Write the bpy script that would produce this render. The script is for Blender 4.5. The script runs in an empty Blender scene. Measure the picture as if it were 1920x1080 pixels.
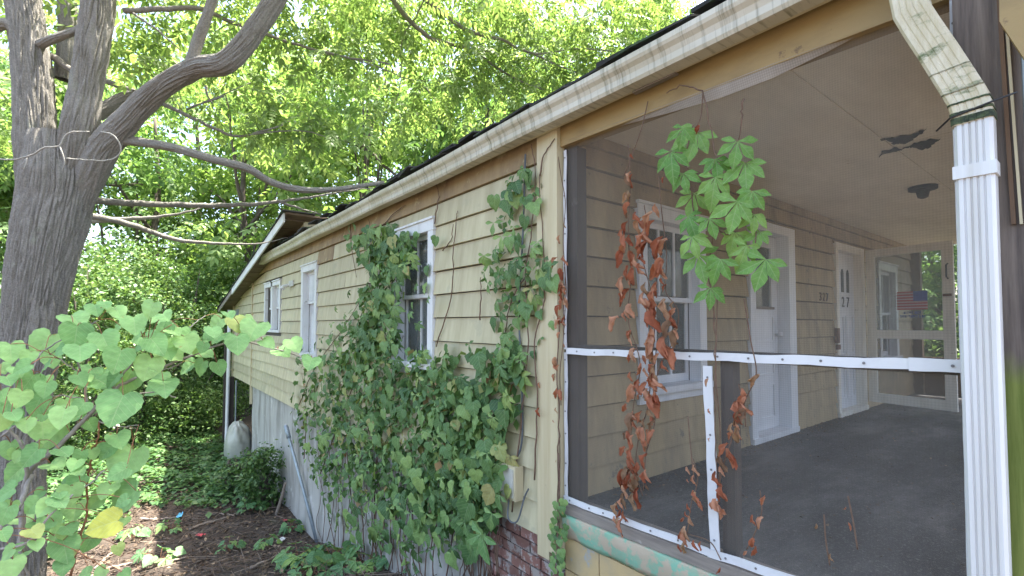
import bpy, math, random
import numpy as np
from mathutils import Vector, Matrix

random.seed(7)
rng = np.random.default_rng(11)
SC = bpy.context.scene
COL = SC.collection
R = math.radians

# ------------------------------------------------------------------ camera
EYE = Vector((0.0, 0.0, 1.6))
YAW, PITCH, FPX = R(52.0), R(2.0), 907.0
cam_data = bpy.data.cameras.new('camera')
cam = bpy.data.objects.new('camera', cam_data)
COL.objects.link(cam)
cam_data.sensor_width = 36.0
cam_data.lens = FPX / 1920 * 36
cam_data.shift_y = 37.3 / 1920
cam_data.clip_start = 0.05
cam_data.clip_end = 600
cam.location = EYE
cam.rotation_euler = (R(90) + PITCH, 0, YAW - R(90))
SC.camera = cam

# ------------------------------------------------------------------ sky, sun, exposure
SUN_EL, SUN_AZ = R(73), R(-8)          # azimuth measured from +x towards +y
world = bpy.data.worlds.new('World')
SC.world = world
world.use_nodes = True
wn = world.node_tree
sky = wn.nodes.new('ShaderNodeTexSky')
sky.sky_type = 'NISHITA'
sky.sun_disc = False
sky.sun_elevation = SUN_EL
sky.sun_rotation = R(90) - SUN_AZ
sky.dust_density = 4.0
sky.air_density = 1.0
sky.ozone_density = 0.6
wn.links.new(sky.outputs[0], wn.nodes['Background'].inputs[0])
wn.nodes['Background'].inputs[1].default_value = 0.15
sun_data = bpy.data.lights.new('sun', 'SUN')
sun_data.energy = 5.0
sun_data.angle = R(0.6)
sun_data.color = (1.0, 0.95, 0.86)
sun = bpy.data.objects.new('sun', sun_data)
COL.objects.link(sun)
SUN_DIR = Vector((math.cos(SUN_EL) * math.cos(SUN_AZ), math.cos(SUN_EL) * math.sin(SUN_AZ), math.sin(SUN_EL)))
sun.rotation_euler = SUN_DIR.to_track_quat('Z', 'Y').to_euler()
SC.view_settings.view_transform = 'Standard'
SC.view_settings.look = 'None'
SC.view_settings.gamma = 1.0
SC.view_settings.exposure = 2.55
SC.cycles.use_denoising = True
SC.cycles.max_bounces = 8
SC.cycles.transparent_max_bounces = 12
SC.cycles.sample_clamp_indirect = 6.0

# ------------------------------------------------------------------ helpers
FWD = Vector((math.cos(YAW) * math.cos(PITCH), math.sin(YAW) * math.cos(PITCH), math.sin(PITCH)))
RIGHT = Vector((math.sin(YAW), -math.cos(YAW), 0))
UP = RIGHT.cross(FWD)
def ray(px, py):
    return FWD + RIGHT * ((px - 960) / FPX) + UP * (-(py - 540 - 37.3) / FPX)
def at(px, py, x=None, y=None, z=None, d=None):
    """the point of the place seen at a spot of the photograph, on a known plane or at a known depth"""
    r = ray(px, py)
    if x is not None: t = (x - EYE.x) / r.x
    elif y is not None: t = (y - EYE.y) / r.y
    elif z is not None: t = (z - EYE.z) / r.z
    else: t = d
    return EYE + r * t

GY = np.array([-400, 0.3, 1.2, 2.4, 4.0, 5.35, 7.6, 12.8, 30, 600.0])
GZ = np.array([0.0, 0.0, -0.02, -0.17, -0.72, -1.09, -1.58, -1.67, -1.72, -1.72])
def gz(x, y):
    return np.interp(y, GY, GZ) + 0.035 * np.sin(x * 1.7 + y * 0.9) * np.sin(y * 1.3 - x * 0.4)
def gzf(x, y):
    return float(gz(np.array([x]), np.array([y]))[0])

def tag(o, label=None, cat=None, group=None, kind=None):
    if label: o['label'] = label
    if cat: o['category'] = cat
    if group: o['group'] = group
    if kind: o['kind'] = kind
    return o
def empty(name, loc=(0, 0, 0), parent=None):
    o = bpy.data.objects.new(name, None)
    COL.objects.link(o)
    o.location = loc
    o.empty_display_size = 0.1
    if parent is not None: put(o, parent)
    return o
def put(o, parent):
    o.parent = parent
    bpy_m = parent_world(parent)
    o.matrix_parent_inverse = bpy_m.inverted()
def parent_world(p):
    m = p.matrix_basis.copy()
    if p.parent is not None:
        m = parent_world(p.parent) @ p.matrix_parent_inverse @ m
    return m

class MB:
    """collects shapes (world coordinates) for ONE mesh object"""
    def __init__(s):
        s.v, s.f, s.m, s.uv = [], [], [], []
    def add(s, vs, fs, mi=0, uvs=None):
        b = len(s.v)
        s.v += [tuple(p) for p in vs]
        s.uv += (uvs if uvs else [(p[0] if abs(p[0]) > 0 else 0.0, p[2]) for p in vs])
        for f in fs:
            s.f.append(tuple(b + i for i in f)); s.m.append(mi)
    def box(s, p0, p1, mi=0):
        x0, y0, z0 = p0; x1, y1, z1 = p1
        if x0 > x1: x0, x1 = x1, x0
        if y0 > y1: y0, y1 = y1, y0
        if z0 > z1: z0, z1 = z1, z0
        s.add([(x0,y0,z0),(x1,y0,z0),(x1,y1,z0),(x0,y1,z0),(x0,y0,z1),(x1,y0,z1),(x1,y1,z1),(x0,y1,z1)],
              [(0,3,2,1),(4,5,6,7),(0,1,5,4),(1,2,6,5),(2,3,7,6),(3,0,4,7)], mi)
    def hexa(s, vs, mi=0):
        """eight corners: bottom ring then top ring"""
        c = sum((Vector(p) for p in vs), Vector()) / 8
        fs = []
        for f in [(0,3,2,1),(4,5,6,7),(0,1,5,4),(1,2,6,5),(2,3,7,6),(3,0,4,7)]:
            a, b, d = Vector(vs[f[0]]), Vector(vs[f[1]]), Vector(vs[f[2]])
            n = (b - a).cross(d - a)
            fs.append(f if n.dot((a + d) / 2 - c) >= 0 else f[::-1])
        s.add(vs, fs, mi)
    def tube(s, pts, rad, seg=8, mi=0, cap=True, squash=1.0):
        pts = [Vector(p) for p in pts]
        n = len(pts)
        if not hasattr(rad, '__len__'): rad = [rad] * n
        t = (pts[1] - pts[0]).normalized()
        ref = Vector((0, 0, 1)) if abs(t.z) < 0.9 else Vector((1, 0, 0))
        a = t.cross(ref).normalized()
        vs, uv, fs = [], [], []
        L = 0
        for i in range(n):
            t = (pts[min(i+1, n-1)] - pts[max(i-1, 0)])
            if t.length < 1e-9: t = Vector((0, 0, 1))
            t.normalize()
            a = (a - t * a.dot(t))
            a.normalize()
            b = t.cross(a)
            if i: L += (pts[i] - pts[i-1]).length
            for k in range(seg):
                th = 2 * math.pi * k / seg
                vs.append(pts[i] + (a * math.cos(th) + b * math.sin(th) * squash) * rad[i])
                uv.append((th * rad[i], L))
        for i in range(n - 1):
            for k in range(seg):
                k2 = (k + 1) % seg
                fs.append((i*seg+k, i*seg+k2, (i+1)*seg+k2, (i+1)*seg+k))
        if cap:
            fs.append(tuple(range(seg - 1, -1, -1)))
            fs.append(tuple((n-1)*seg + k for k in range(seg)))
        s.add(vs, fs, mi, uv)
    def build(s, name, mats, parent=None, smooth=False, offset=None, uv=False):
        me = bpy.data.meshes.new(name)
        vs = s.v if offset is None else [(p[0]-offset[0], p[1]-offset[1], p[2]-offset[2]) for p in s.v]
        me.from_pydata(vs, [], s.f)
        for m in (mats if isinstance(mats, (list, tuple)) else [mats]): me.materials.append(m)
        if isinstance(mats, (list, tuple)) and len(mats) > 1: me.polygons.foreach_set('material_index', s.m)
        if smooth: me.polygons.foreach_set('use_smooth', [True] * len(s.f))
        if uv:
            ul = me.uv_layers.new(name='UVMap')
            ul.data.foreach_set('uv', [c for f in s.f for i in f for c in s.uv[i]])
        o = bpy.data.objects.new(name, me)
        COL.objects.link(o)
        if offset is not None: o.location = offset
        if parent is not None: put(o, parent)
        return o

def np_mesh(name, V, F, mat, parent=None, smooth=False, uv=None):
    """V (n,3), F (m,k): one mesh object from arrays"""
    me = bpy.data.meshes.new(name)
    n, m, k = len(V), len(F), F.shape[1]
    me.vertices.add(n); me.vertices.foreach_set('co', np.ascontiguousarray(V, dtype=np.float32).ravel())
    me.loops.add(m * k); me.loops.foreach_set('vertex_index', np.ascontiguousarray(F, dtype=np.int32).ravel())
    me.polygons.add(m)
    me.polygons.foreach_set('loop_start', np.arange(0, m * k, k, dtype=np.int32))
    me.polygons.foreach_set('loop_total', np.full(m, k, dtype=np.int32))
    if smooth: me.polygons.foreach_set('use_smooth', np.ones(m, dtype=bool))
    if uv is not None:
        ul = me.uv_layers.new(name='UVMap')
        ul.data.foreach_set('uv', np.ascontiguousarray(uv[F.ravel()], dtype=np.float32).ravel())
    me.update(calc_edges=True)
    for mm in (mat if isinstance(mat, (list, tuple)) else [mat]): me.materials.append(mm)
    o = bpy.data.objects.new(name, me)
    COL.objects.link(o)
    if parent is not None: put(o, parent)
    return o

def smooth_path(pts, n):
    """Catmull-Rom through control points, n samples for each span"""
    P = [Vector(p) for p in pts]
    P = [P[0] * 2 - P[1]] + P + [P[-1] * 2 - P[-2]]
    out = []
    for i in range(1, len(P) - 2):
        p0, p1, p2, p3 = P[i-1:i+3]
        for k in range(n):
            t = k / n
            out.append(0.5 * ((2*p1) + (p2-p0)*t + (2*p0-5*p1+4*p2-p3)*t*t + (-p0+3*p1-3*p2+p3)*t**3))
    out.append(P[-2])
    return out
def lerp_list(vals, n):
    out = []
    for i in range(len(vals) - 1):
        for k in range(n): out.append(vals[i] + (vals[i+1] - vals[i]) * k / n)
    out.append(vals[-1])
    return out

# ------------------------------------------------------------------ materials
def new_mat(name):
    m = bpy.data.materials.new(name)
    m.use_nodes = True
    nt = m.node_tree
    return m, nt, nt.nodes['Principled BSDF']
def N(nt, t, **kw):
    n = nt.nodes.new(t)
    for k, v in kw.items():
        if k in n.inputs: n.inputs[k].default_value = v
        else: setattr(n, k, v)
    return n
def coords(nt, kind='Object', scale=(1, 1, 1)):
    tc = N(nt, 'ShaderNodeTexCoord')
    mp = N(nt, 'ShaderNodeMapping')
    mp.inputs['Scale'].default_value = scale
    nt.links.new(tc.outputs[kind], mp.inputs[0])
    return mp.outputs[0]
def geo_coords(nt, scale=(1, 1, 1)):
    g = N(nt, 'ShaderNodeNewGeometry')
    mp = N(nt, 'ShaderNodeMapping')
    mp.inputs['Scale'].default_value = scale
    nt.links.new(g.outputs['Position'], mp.inputs[0])
    return mp.outputs[0]
def noise(nt, vec, scale=5.0, detail=6.0, rough=0.6):
    n = N(nt, 'ShaderNodeTexNoise', Scale=scale, Detail=detail, Roughness=rough)
    nt.links.new(vec, n.inputs['Vector'])
    return n.outputs['Fac']
def ramp(nt, fac, stops):
    r = N(nt, 'ShaderNodeValToRGB')
    e = r.color_ramp.elements
    while len(e) < len(stops): e.new(0.5)
    for i, (p, c) in enumerate(stops):
        e[i].position = p
        e[i].color = tuple(c) + (1,) if len(c) == 3 else c
    nt.links.new(fac, r.inputs[0])
    return r.outputs[0]
def mixc(nt, fac, a, b, mode='MIX'):
    m = N(nt, 'ShaderNodeMix', data_type='RGBA', blend_type=mode)
    for sock, val in ((m.inputs[0], fac), (m.inputs[6], a), (m.inputs[7], b)):
        if hasattr(val, 'links'): nt.links.new(val, sock)
        elif isinstance(val, (int, float)): sock.default_value = val
        else: sock.default_value = tuple(val) + (1,)
    return m.outputs[2]
def bump(nt, b, height, strength=0.3, dist=0.01):
    n = N(nt, 'ShaderNodeBump', Strength=strength, Distance=dist)
    nt.links.new(height, n.inputs['Height'])
    nt.links.new(n.outputs[0], b.inputs['Normal'])
def g3(v): return (v, v, v)

def weathered(name, col, dirt, patch, streak=(14, 14, 1.2), rough=0.65, lo=0.45, hi=0.75, patch_lo=0.6, bumpy=0.25, rnd=0.08, patch_scale=6.0):
    """paint with dirt streaks, flaked patches and a little piece-to-piece variation"""
    m, nt, b = new_mat(name)
    v = geo_coords(nt, streak)
    s = noise(nt, v, 1.0, 8, 0.65)
    c = mixc(nt, ramp(nt, s, [(lo, g3(0)), (hi, g3(1))]), col, dirt)
    v2 = geo_coords(nt)
    p = noise(nt, v2, patch_scale, 10, 0.7)
    c = mixc(nt, ramp(nt, p, [(patch_lo, g3(0)), (patch_lo + 0.05, g3(1))]), c, patch)
    oi = N(nt, 'ShaderNodeObjectInfo')
    tone = ramp(nt, oi.outputs['Random'], [(0, g3(1 - rnd)), (1, g3(1.0))])
    c = mixc(nt, 1.0, c, tone, 'MULTIPLY')
    nt.links.new(c, b.inputs['Base Color'])
    b.inputs['Roughness'].default_value = rough
    f = noise(nt, v2, 60, 6, 0.7)
    bump(nt, b, mixc(nt, 0.5, f, p), bumpy, 0.006)
    return m

M = {}
M['yellow'] = weathered('yellow_siding_paint', (0.58, 0.52, 0.335), (0.42, 0.355, 0.215), (0.47, 0.425, 0.28), (8, 8, 0.9), 0.6, 0.38, 0.72, 0.57, 0.4, 0.18, 2.6)
M['stained'] = weathered('brown_stained_siding', (0.34, 0.24, 0.12), (0.20, 0.13, 0.07), (0.42, 0.34, 0.19), (5, 5, 1.5), 0.7, 0.4, 0.7, 0.58, 0.25, 0.1)
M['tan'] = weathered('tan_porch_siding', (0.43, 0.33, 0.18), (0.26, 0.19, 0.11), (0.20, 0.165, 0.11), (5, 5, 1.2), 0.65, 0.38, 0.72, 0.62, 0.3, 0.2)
M['cream'] = weathered('cream_trim_paint', (0.56, 0.485, 0.31), (0.42, 0.33, 0.19), (0.34, 0.28, 0.19), (12, 12, 0.8), 0.6, 0.45, 0.8, 0.64, 0.3, 0.08)
M['mustard'] = weathered('mustard_beam_paint', (0.34, 0.235, 0.095), (0.20, 0.135, 0.06), (0.16, 0.10, 0.05), (3, 3, 9), 0.6, 0.45, 0.8, 0.64, 0.3, 0.05)
M['white'] = weathered('peeling_white_paint', (0.70, 0.70, 0.70), (0.52, 0.51, 0.50), (0.30, 0.28, 0.26), (10, 10, 1.5), 0.55, 0.45, 0.8, 0.62, 0.5, 0.08, 14.0)
M['strip'] = weathered('white_screen_strip', (0.68, 0.68, 0.69), (0.55, 0.54, 0.55), (0.45, 0.43, 0.42), (6, 6, 6), 0.5, 0.5, 0.8, 0.70, 0.3, 0.04)
M['door'] = weathered('grey_white_door_paint', (0.76, 0.77, 0.79), (0.60, 0.60, 0.62), (0.36, 0.35, 0.35), (8, 8, 1), 0.5, 0.45, 0.8, 0.68, 0.2, 0.03)
M['metal'] = weathered('white_enamel_downspout', (0.70, 0.70, 0.70), (0.54, 0.52, 0.48), (0.48, 0.48, 0.42), (16, 16, 0.9), 0.4, 0.40, 0.76, 0.66, 0.1, 0.03)
M['wood_grey'] = weathered('bare_grey_wood', (0.30, 0.26, 0.22), (0.18, 0.15, 0.13), (0.36, 0.33, 0.29), (30, 3, 30), 0.8, 0.4, 0.7, 0.62, 0.5, 0.1)
M['wood_dark'] = weathered('dark_old_wood', (0.085, 0.065, 0.055), (0.05, 0.04, 0.035), (0.12, 0.10, 0.09), (25, 25, 1.2), 0.8, 0.4, 0.7, 0.62, 0.5, 0.1)
M['wood_brown'] = weathered('brown_old_wood', (0.16, 0.09, 0.045), (0.08, 0.05, 0.03), (0.25, 0.18, 0.1), (25, 25, 1.0), 0.7, 0.4, 0.7, 0.62, 0.4, 0.1)
M['screen_door'] = weathered('dirty_cream_door_frame', (0.82, 0.78, 0.69), (0.66, 0.60, 0.50), (0.36, 0.30, 0.24), (9, 9, 1.5), 0.6, 0.45, 0.8, 0.66, 0.3, 0.02)
M['concrete'] = weathered('grey_parged_concrete', (0.42, 0.40, 0.36), (0.18, 0.165, 0.14), (0.50, 0.48, 0.44), (4, 4, 0.7), 0.9, 0.42, 0.72, 0.58, 0.7, 0.03, 3.0)
M['block'] = weathered('dark_cinder_block', (0.13, 0.13, 0.145), (0.085, 0.085, 0.09), (0.18, 0.18, 0.18), (5, 5, 5), 0.95, 0.4, 0.7, 0.62, 0.6, 0.25)
M['ochre'] = weathered('ochre_painted_block', (0.52, 0.38, 0.19), (0.40, 0.32, 0.20), (0.36, 0.35, 0.31), (5, 5, 5), 0.8, 0.45, 0.75, 0.56, 0.6, 0.1)
M['green_paint'] = weathered('mint_green_paint', (0.20, 0.44, 0.31), (0.30, 0.40, 0.28), (0.46, 0.38, 0.28), (9, 9, 20), 0.75, 0.36, 0.56, 0.49, 0.6, 0.04, 9.0)
M['mortar'] = weathered('grey_mortar', (0.36, 0.34, 0.32), (0.26, 0.24, 0.22), (0.45, 0.43, 0.40), (9, 9, 9), 0.95, 0.4, 0.7, 0.6, 0.5, 0.0)
M['brick'] = weathered('whitewashed_red_brick', (0.27, 0.13, 0.10), (0.18, 0.085, 0.07), (0.40, 0.34, 0.31), (8, 8, 8), 0.9, 0.4, 0.7, 0.50, 0.6, 0.35, 12.0)
M['ceiling'] = weathered('dingy_ceiling_board', (0.82, 0.76, 0.62), (0.60, 0.53, 0.41), (0.50, 0.42, 0.32), (0.8, 2.2, 2), 0.8, 0.4, 0.8, 0.66, 0.15, 0.0, 2.0)
M['shingle'] = weathered('black_asphalt_shingle', (0.035, 0.036, 0.038), (0.02, 0.02, 0.02), (0.05, 0.085, 0.04), (6, 6, 6), 0.95, 0.4, 0.7, 0.55, 0.7, 0.4)
M['soffit'] = weathered('dark_soffit_board', (0.17, 0.12, 0.075), (0.09, 0.065, 0.045), (0.26, 0.20, 0.13), (3, 8, 8), 0.8, 0.4, 0.7, 0.62, 0.4, 0.2)

# gutter: off-white enamel with dark drip streaks
m, nt, b = new_mat('streaked_gutter_enamel')
s1 = noise(nt, geo_coords(nt, (3, 34, 1.5)), 1.0, 7, 0.7)
s2 = noise(nt, geo_coords(nt, (3, 2.2, 5)), 1.0, 5, 0.6)
c = mixc(nt, ramp(nt, s2, [(0.35, g3(0)), (0.75, g3(1))]), (0.58, 0.545, 0.45), (0.42, 0.38, 0.27))
c = mixc(nt, ramp(nt, s1, [(0.50, g3(0)), (0.70, g3(0.9))]), c, (0.15, 0.14, 0.09))
nt.links.new(c, b.inputs['Base Color']); b.inputs['Roughness'].default_value = 0.42
M['gutter'] = m
# elbow: the same enamel grown over with algae
m, nt, b = new_mat('algae_stained_elbow')
s1 = noise(nt, geo_coords(nt, (30, 30, 6)), 1.0, 8, 0.7)
s2 = noise(nt, geo_coords(nt, (9, 9, 22)), 1.0, 6, 0.7)
c = mixc(nt, ramp(nt, s1, [(0.35, g3(0)), (0.7, g3(1))]), (0.66, 0.60, 0.46), (0.45, 0.38, 0.22))
c = mixc(nt, ramp(nt, s2, [(0.55, g3(0)), (0.68, g3(1))]), c, (0.11, 0.14, 0.05))
nt.links.new(c, b.inputs['Base Color']); b.inputs['Roughness'].default_value = 0.5
M['elbow'] = m
M['elbow_dark'] = weathered('grimy_seam', (0.30, 0.27, 0.18), (0.12, 0.13, 0.07), (0.07, 0.08, 0.05), (30, 30, 30), 0.7, 0.4, 0.6, 0.55, 0.3, 0.0)
m, nt, b = new_mat('black_green_crust')
s1 = noise(nt, geo_coords(nt, (40, 40, 60)), 1.0, 6, 0.7)
nt.links.new(ramp(nt, s1, [(0.4, (0.02, 0.028, 0.018)), (0.65, (0.10, 0.13, 0.06))]), b.inputs['Base Color']); b.inputs['Roughness'].default_value = 0.9
M['crust'] = m
# post grown over with green algae below, dark above
m, nt, b = new_mat('algae_grown_post')
g = N(nt, 'ShaderNodeNewGeometry'); sp = N(nt, 'ShaderNodeSeparateXYZ'); nt.links.new(g.outputs['Position'], sp.inputs[0])
wob = noise(nt, geo_coords(nt, (6, 6, 3)), 1.0, 5, 0.6)
ad = N(nt, 'ShaderNodeMath', operation='MULTIPLY_ADD'); nt.links.new(wob, ad.inputs[0]); ad.inputs[1].default_value = 0.3; nt.links.new(sp.outputs[2], ad.inputs[2])
gr = noise(nt, geo_coords(nt, (26, 26, 1.4)), 1.0, 8, 0.7)
wood = ramp(nt, gr, [(0.35, (0.10, 0.08, 0.07)), (0.7, (0.27, 0.22, 0.18))])
alg = ramp(nt, gr, [(0.35, (0.13, 0.17, 0.03)), (0.7, (0.30, 0.33, 0.09))])
c = mixc(nt, ramp(nt, ad.outputs[0], [(0.0, g3(0)), (1.0, g3(1))]), alg, wood)
rr = [n for n in nt.nodes if n.type == 'VALTORGB'][-1]
mr = N(nt, 'ShaderNodeMapRange'); mr.inputs['From Min'].default_value = 1.55; mr.inputs['From Max'].default_value = 1.68
nt.links.new(ad.outputs[0], mr.inputs[0]); nt.links.new(mr.outputs[0], rr.inputs[0])
nt.links.new(c, b.inputs['Base Color']); b.inputs['Roughness'].default_value = 0.85
bump(nt, b, gr, 0.5, 0.01)
M['algae_post'] = m
# porch floor
m, nt, b = new_mat('charcoal_porch_carpet')
s1 = noise(nt, geo_coords(nt, (.6, 1.6, 1)), 1.6, 10, 0.72); s2 = noise(nt, geo_coords(nt), 60, 4, 0.8)
c = ramp(nt, s1, [(0.36, (0.018, 0.018, 0.02)), (0.5, (0.045, 0.045, 0.048)), (0.66, (0.12, 0.118, 0.115))])
c = mixc(nt, ramp(nt, s2, [(0.54, g3(0)), (0.68, g3(0.7))]), c, (0.22, 0.21, 0.20))
nt.links.new(c, b.inputs['Base Color']); b.inputs['Roughness'].default_value = 0.9; bump(nt, b, s2, 0.5, 0.01)
M['carpet'] = m
def plain(name, col, rough=0.6, metal=0.0, var=0.25, sc=20):
    m, nt, b = new_mat(name)
    s = noise(nt, geo_coords(nt), sc, 6, 0.65)
    nt.links.new(ramp(nt, s, [(0.3, tuple(c * (1 - var) for c in col)), (0.7, tuple(min(1, c * (1 + var)) for c in col))]), b.inputs['Base Color'])
    b.inputs['Roughness'].default_value = rough; b.inputs['Metallic'].default_value = metal
    return m
M['black'] = plain('black_metal', (0.02, 0.02, 0.022), 0.5)
M['hole'] = plain('dark_void_behind_ceiling', (0.018, 0.016, 0.015), 0.95)
M['nail'] = plain('dull_nail_head', (0.16, 0.15, 0.15), 0.5)
M['galv'] = plain('galvanised_pipe', (0.30, 0.34, 0.36), 0.45, 0.5, 0.2, 8)
M['cable'] = plain('grey_cable', (0.09, 0.10, 0.11), 0.5)
M['box_grey'] = plain('grey_box_cover', (0.46, 0.45, 0.40), 0.55, 0, 0.1)
M['rust'] = plain('rusty_iron', (0.14, 0.065, 0.04), 0.8)
M['red_print'] = plain('faded_red_print', (0.40, 0.10, 0.10), 0.6, 0, 0.1)
M['white_print'] = plain('faded_white_print', (0.45, 0.34, 0.35), 0.6, 0, 0.05)
M['blue_print'] = plain('faded_blue_print', (0.06, 0.10, 0.33), 0.6, 0, 0.1)
M['plastic'] = plain('cloudy_plastic_sheet', (0.38, 0.38, 0.32), 0.35, 0, 0.15, 5)
M['interior'] = plain('dark_room_plaster', (0.10, 0.09, 0.08), 0.9)
M['curtain'] = plain('pale_net_curtain', (0.62, 0.62, 0.61), 0.9, 0, 0.15, 4)
M['blue_scrap'] = plain('blue_plastic_scrap', (0.10, 0.36, 0.55), 0.4, 0, 0.1)
M['red_scrap'] = plain('red_plastic_scrap', (0.55, 0.06, 0.08), 0.4, 0, 0.1)
M['white_scrap'] = plain('white_plastic_scrap', (0.75, 0.75, 0.77), 0.4, 0, 0.05)
M['stick'] = plain('dry_grey_stick', (0.24, 0.19, 0.15), 0.85, 0, 0.35, 30)
M['pale_vine'] = plain('bleached_dead_vine', (0.34, 0.32, 0.28), 0.8, 0, 0.25, 40)
M['stem'] = plain('brown_vine_stem', (0.15, 0.09, 0.06), 0.8, 0, 0.35, 40)
M['grey_stem'] = plain('grey_shrub_stem', (0.26, 0.23, 0.20), 0.8, 0, 0.35, 40)
M['red_stem'] = plain('reddish_shrub_stem', (0.25, 0.11, 0.05), 0.7, 0, 0.25, 40)
# glass: thin reflective pane that one sees through
m, nt, b = new_mat('old_window_glass')
nt.nodes.remove(b)
fr = N(nt, 'ShaderNodeFresnel', IOR=1.6); gl = N(nt, 'ShaderNodeBsdfGlossy', Roughness=0.02); tr = N(nt, 'ShaderNodeBsdfTransparent')
tr.inputs[0].default_value = (0.82, 0.86, 0.86, 1)
mx = N(nt, 'ShaderNodeMixShader'); nt.links.new(fr.outputs[0], mx.inputs[0]); nt.links.new(tr.outputs[0], mx.inputs[1]); nt.links.new(gl.outputs[0], mx.inputs[2])
du = N(nt, 'ShaderNodeBsdfDiffuse'); du.inputs[0].default_value = (0.42, 0.44, 0.42, 1)  # grey-green diffuse film mixed in to stand for the panes' reflection
dn = ramp(nt, noise(nt, geo_coords(nt, (3, 3, 1.5)), 1.5, 7, 0.65), [(0.35, g3(0.10)), (0.7, g3(0.32))])
mx2 = N(nt, 'ShaderNodeMixShader'); nt.links.new(dn, mx2.inputs[0]); nt.links.new(mx.outputs[0], mx2.inputs[1]); nt.links.new(du.outputs[0], mx2.inputs[2])
nt.links.new(mx2.outputs[0], nt.nodes['Material Output'].inputs[0])
M['glass'] = m
M['reflection_pane'] = plain('pane_painted_reflection', (0.58, 0.59, 0.60), 0.75, 0, 0.25, 3)  # matte pane with the glass's light-grey reflection painted into its colour
# insect screen: fine wire weave, mostly open
def screen_mat(name, wire, cover):
    m, nt, b = new_mat(name)
    nt.nodes.remove(b)
    df = N(nt, 'ShaderNodeBsdfDiffuse'); df.inputs[0].default_value = wire + (1,)
    tr = N(nt, 'ShaderNodeBsdfTransparent')
    s = noise(nt, geo_coords(nt, (1, 3, 1.6)), 1.2, 5, 0.6)
    f = ramp(nt, s, [(0.3, g3(cover * 0.75)), (0.7, g3(cover * 1.2))])
    for ax, per in (('Y', .0095), ('Z', .0095)):
        wv = N(nt, 'ShaderNodeTexWave', wave_type='BANDS', bands_direction=ax, Scale=1.0 / (per * 3.18))
        wv.inputs['Distortion'].default_value = .6; wv.inputs['Detail Scale'].default_value = .5
        nt.links.new(geo_coords(nt), wv.inputs['Vector'])
        f = mixc(nt, 1.0, f, ramp(nt, wv.outputs['Fac'], [(0, g3(.91)), (1, g3(1.09))]), 'MULTIPLY')
    mx = N(nt, 'ShaderNodeMixShader'); nt.links.new(f, mx.inputs[0]); nt.links.new(tr.outputs[0], mx.inputs[1]); nt.links.new(df.outputs[0], mx.inputs[2])
    nt.links.new(mx.outputs[0], nt.nodes['Material Output'].inputs[0])
    return m
M['screen'] = screen_mat('insect_screen_weave', (0.20, 0.183, 0.158), 0.31)
M['fold'] = screen_mat('folded_insect_screen', (0.42, 0.38, 0.34), 0.75)

def leaf_mat(name, stops, trans=0.35, rough=0.5, per='island', tcol=None, veins=False, spec=0.3):
    """leaf with light passing through it; colour varies from leaf to leaf"""
    m, nt, b = new_mat(name)
    if per == 'island': f = N(nt, 'ShaderNodeNewGeometry').outputs['Random Per Island']
    else: f = N(nt, 'ShaderNodeObjectInfo').outputs['Random']
    c = ramp(nt, f, stops)
    nz = noise(nt, geo_coords(nt), 35 if per != 'island' else 6, 4, 0.6)
    c = mixc(nt, 1.0, c, ramp(nt, nz, [(0.3, g3(0.78)), (0.7, g3(1.12))]), 'MULTIPLY')
    if veins:
        uvn = N(nt, 'ShaderNodeTexCoord')
        sp = N(nt, 'ShaderNodeSeparateXYZ'); nt.links.new(uvn.outputs['UV'], sp.inputs[0])
        ab = N(nt, 'ShaderNodeMath', operation='ABSOLUTE'); nt.links.new(sp.outputs[0], ab.inputs[0])
        ph = N(nt, 'ShaderNodeMath', operation='MULTIPLY_ADD'); nt.links.new(ab.outputs[0], ph.inputs[0]); ph.inputs[1].default_value = -0.9; nt.links.new(sp.outputs[1], ph.inputs[2])
        mu = N(nt, 'ShaderNodeMath', operation='MULTIPLY'); nt.links.new(ph.outputs[0], mu.inputs[0]); mu.inputs[1].default_value = 5.5
        fr = N(nt, 'ShaderNodeMath', operation='PINGPONG'); nt.links.new(mu.outputs[0], fr.inputs[0]); fr.inputs[1].default_value = 0.5
        v1 = ramp(nt, fr.outputs[0], [(0.0, g3(1)), (0.07, g3(0))])
        v2 = ramp(nt, ab.outputs[0], [(0.0, g3(1)), (0.02, g3(0))])
        vv = mixc(nt, 1.0, v1, v2, 'LIGHTEN')
        c = mixc(nt, mixc(nt, 1.0, vv, g3(0.45), 'MULTIPLY'), c, (0.42, 0.52, 0.28))
        sn = noise(nt, geo_coords(nt), 22, 3, 0.5)
        c = mixc(nt, ramp(nt, sn, [(0.70, g3(0)), (0.76, g3(0.75))]), c, (0.36, 0.20, 0.07))
        bump(nt, b, vv, 0.35, 0.002)
    nt.links.new(c, b.inputs['Base Color'])
    b.inputs['Roughness'].default_value = rough
    b.inputs['Specular IOR Level'].default_value = spec
    t = N(nt, 'ShaderNodeBsdfTranslucent')
    tc = mixc(nt, 1.0, c, tcol or (1.22, 1.15, 0.6), 'MULTIPLY')
    nt.links.new(tc, t.inputs[0])
    mx = N(nt, 'ShaderNodeMixShader'); mx.inputs[0].default_value = trans
    nt.links.new(b.outputs[0], mx.inputs[1]); nt.links.new(t.outputs[0], mx.inputs[2])
    nt.links.new(mx.outputs[0], nt.nodes['Material Output'].inputs[0])
    return m
M['leaf_tree'] = leaf_mat('walnut_leaf', [(0, (0.14, 0.22, 0.07)), (0.5, (0.21, 0.31, 0.11)), (1, (0.31, 0.40, 0.17))], 0.55, tcol=(1.13, 1.15, .66))
M['leaf_far'] = leaf_mat('sunny_wood_leaf', [(0, (0.15, 0.25, 0.08)), (0.5, (0.23, 0.35, 0.12)), (1, (0.34, 0.45, 0.19))], 0.55, tcol=(1.12, 1.15, .62))
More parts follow.
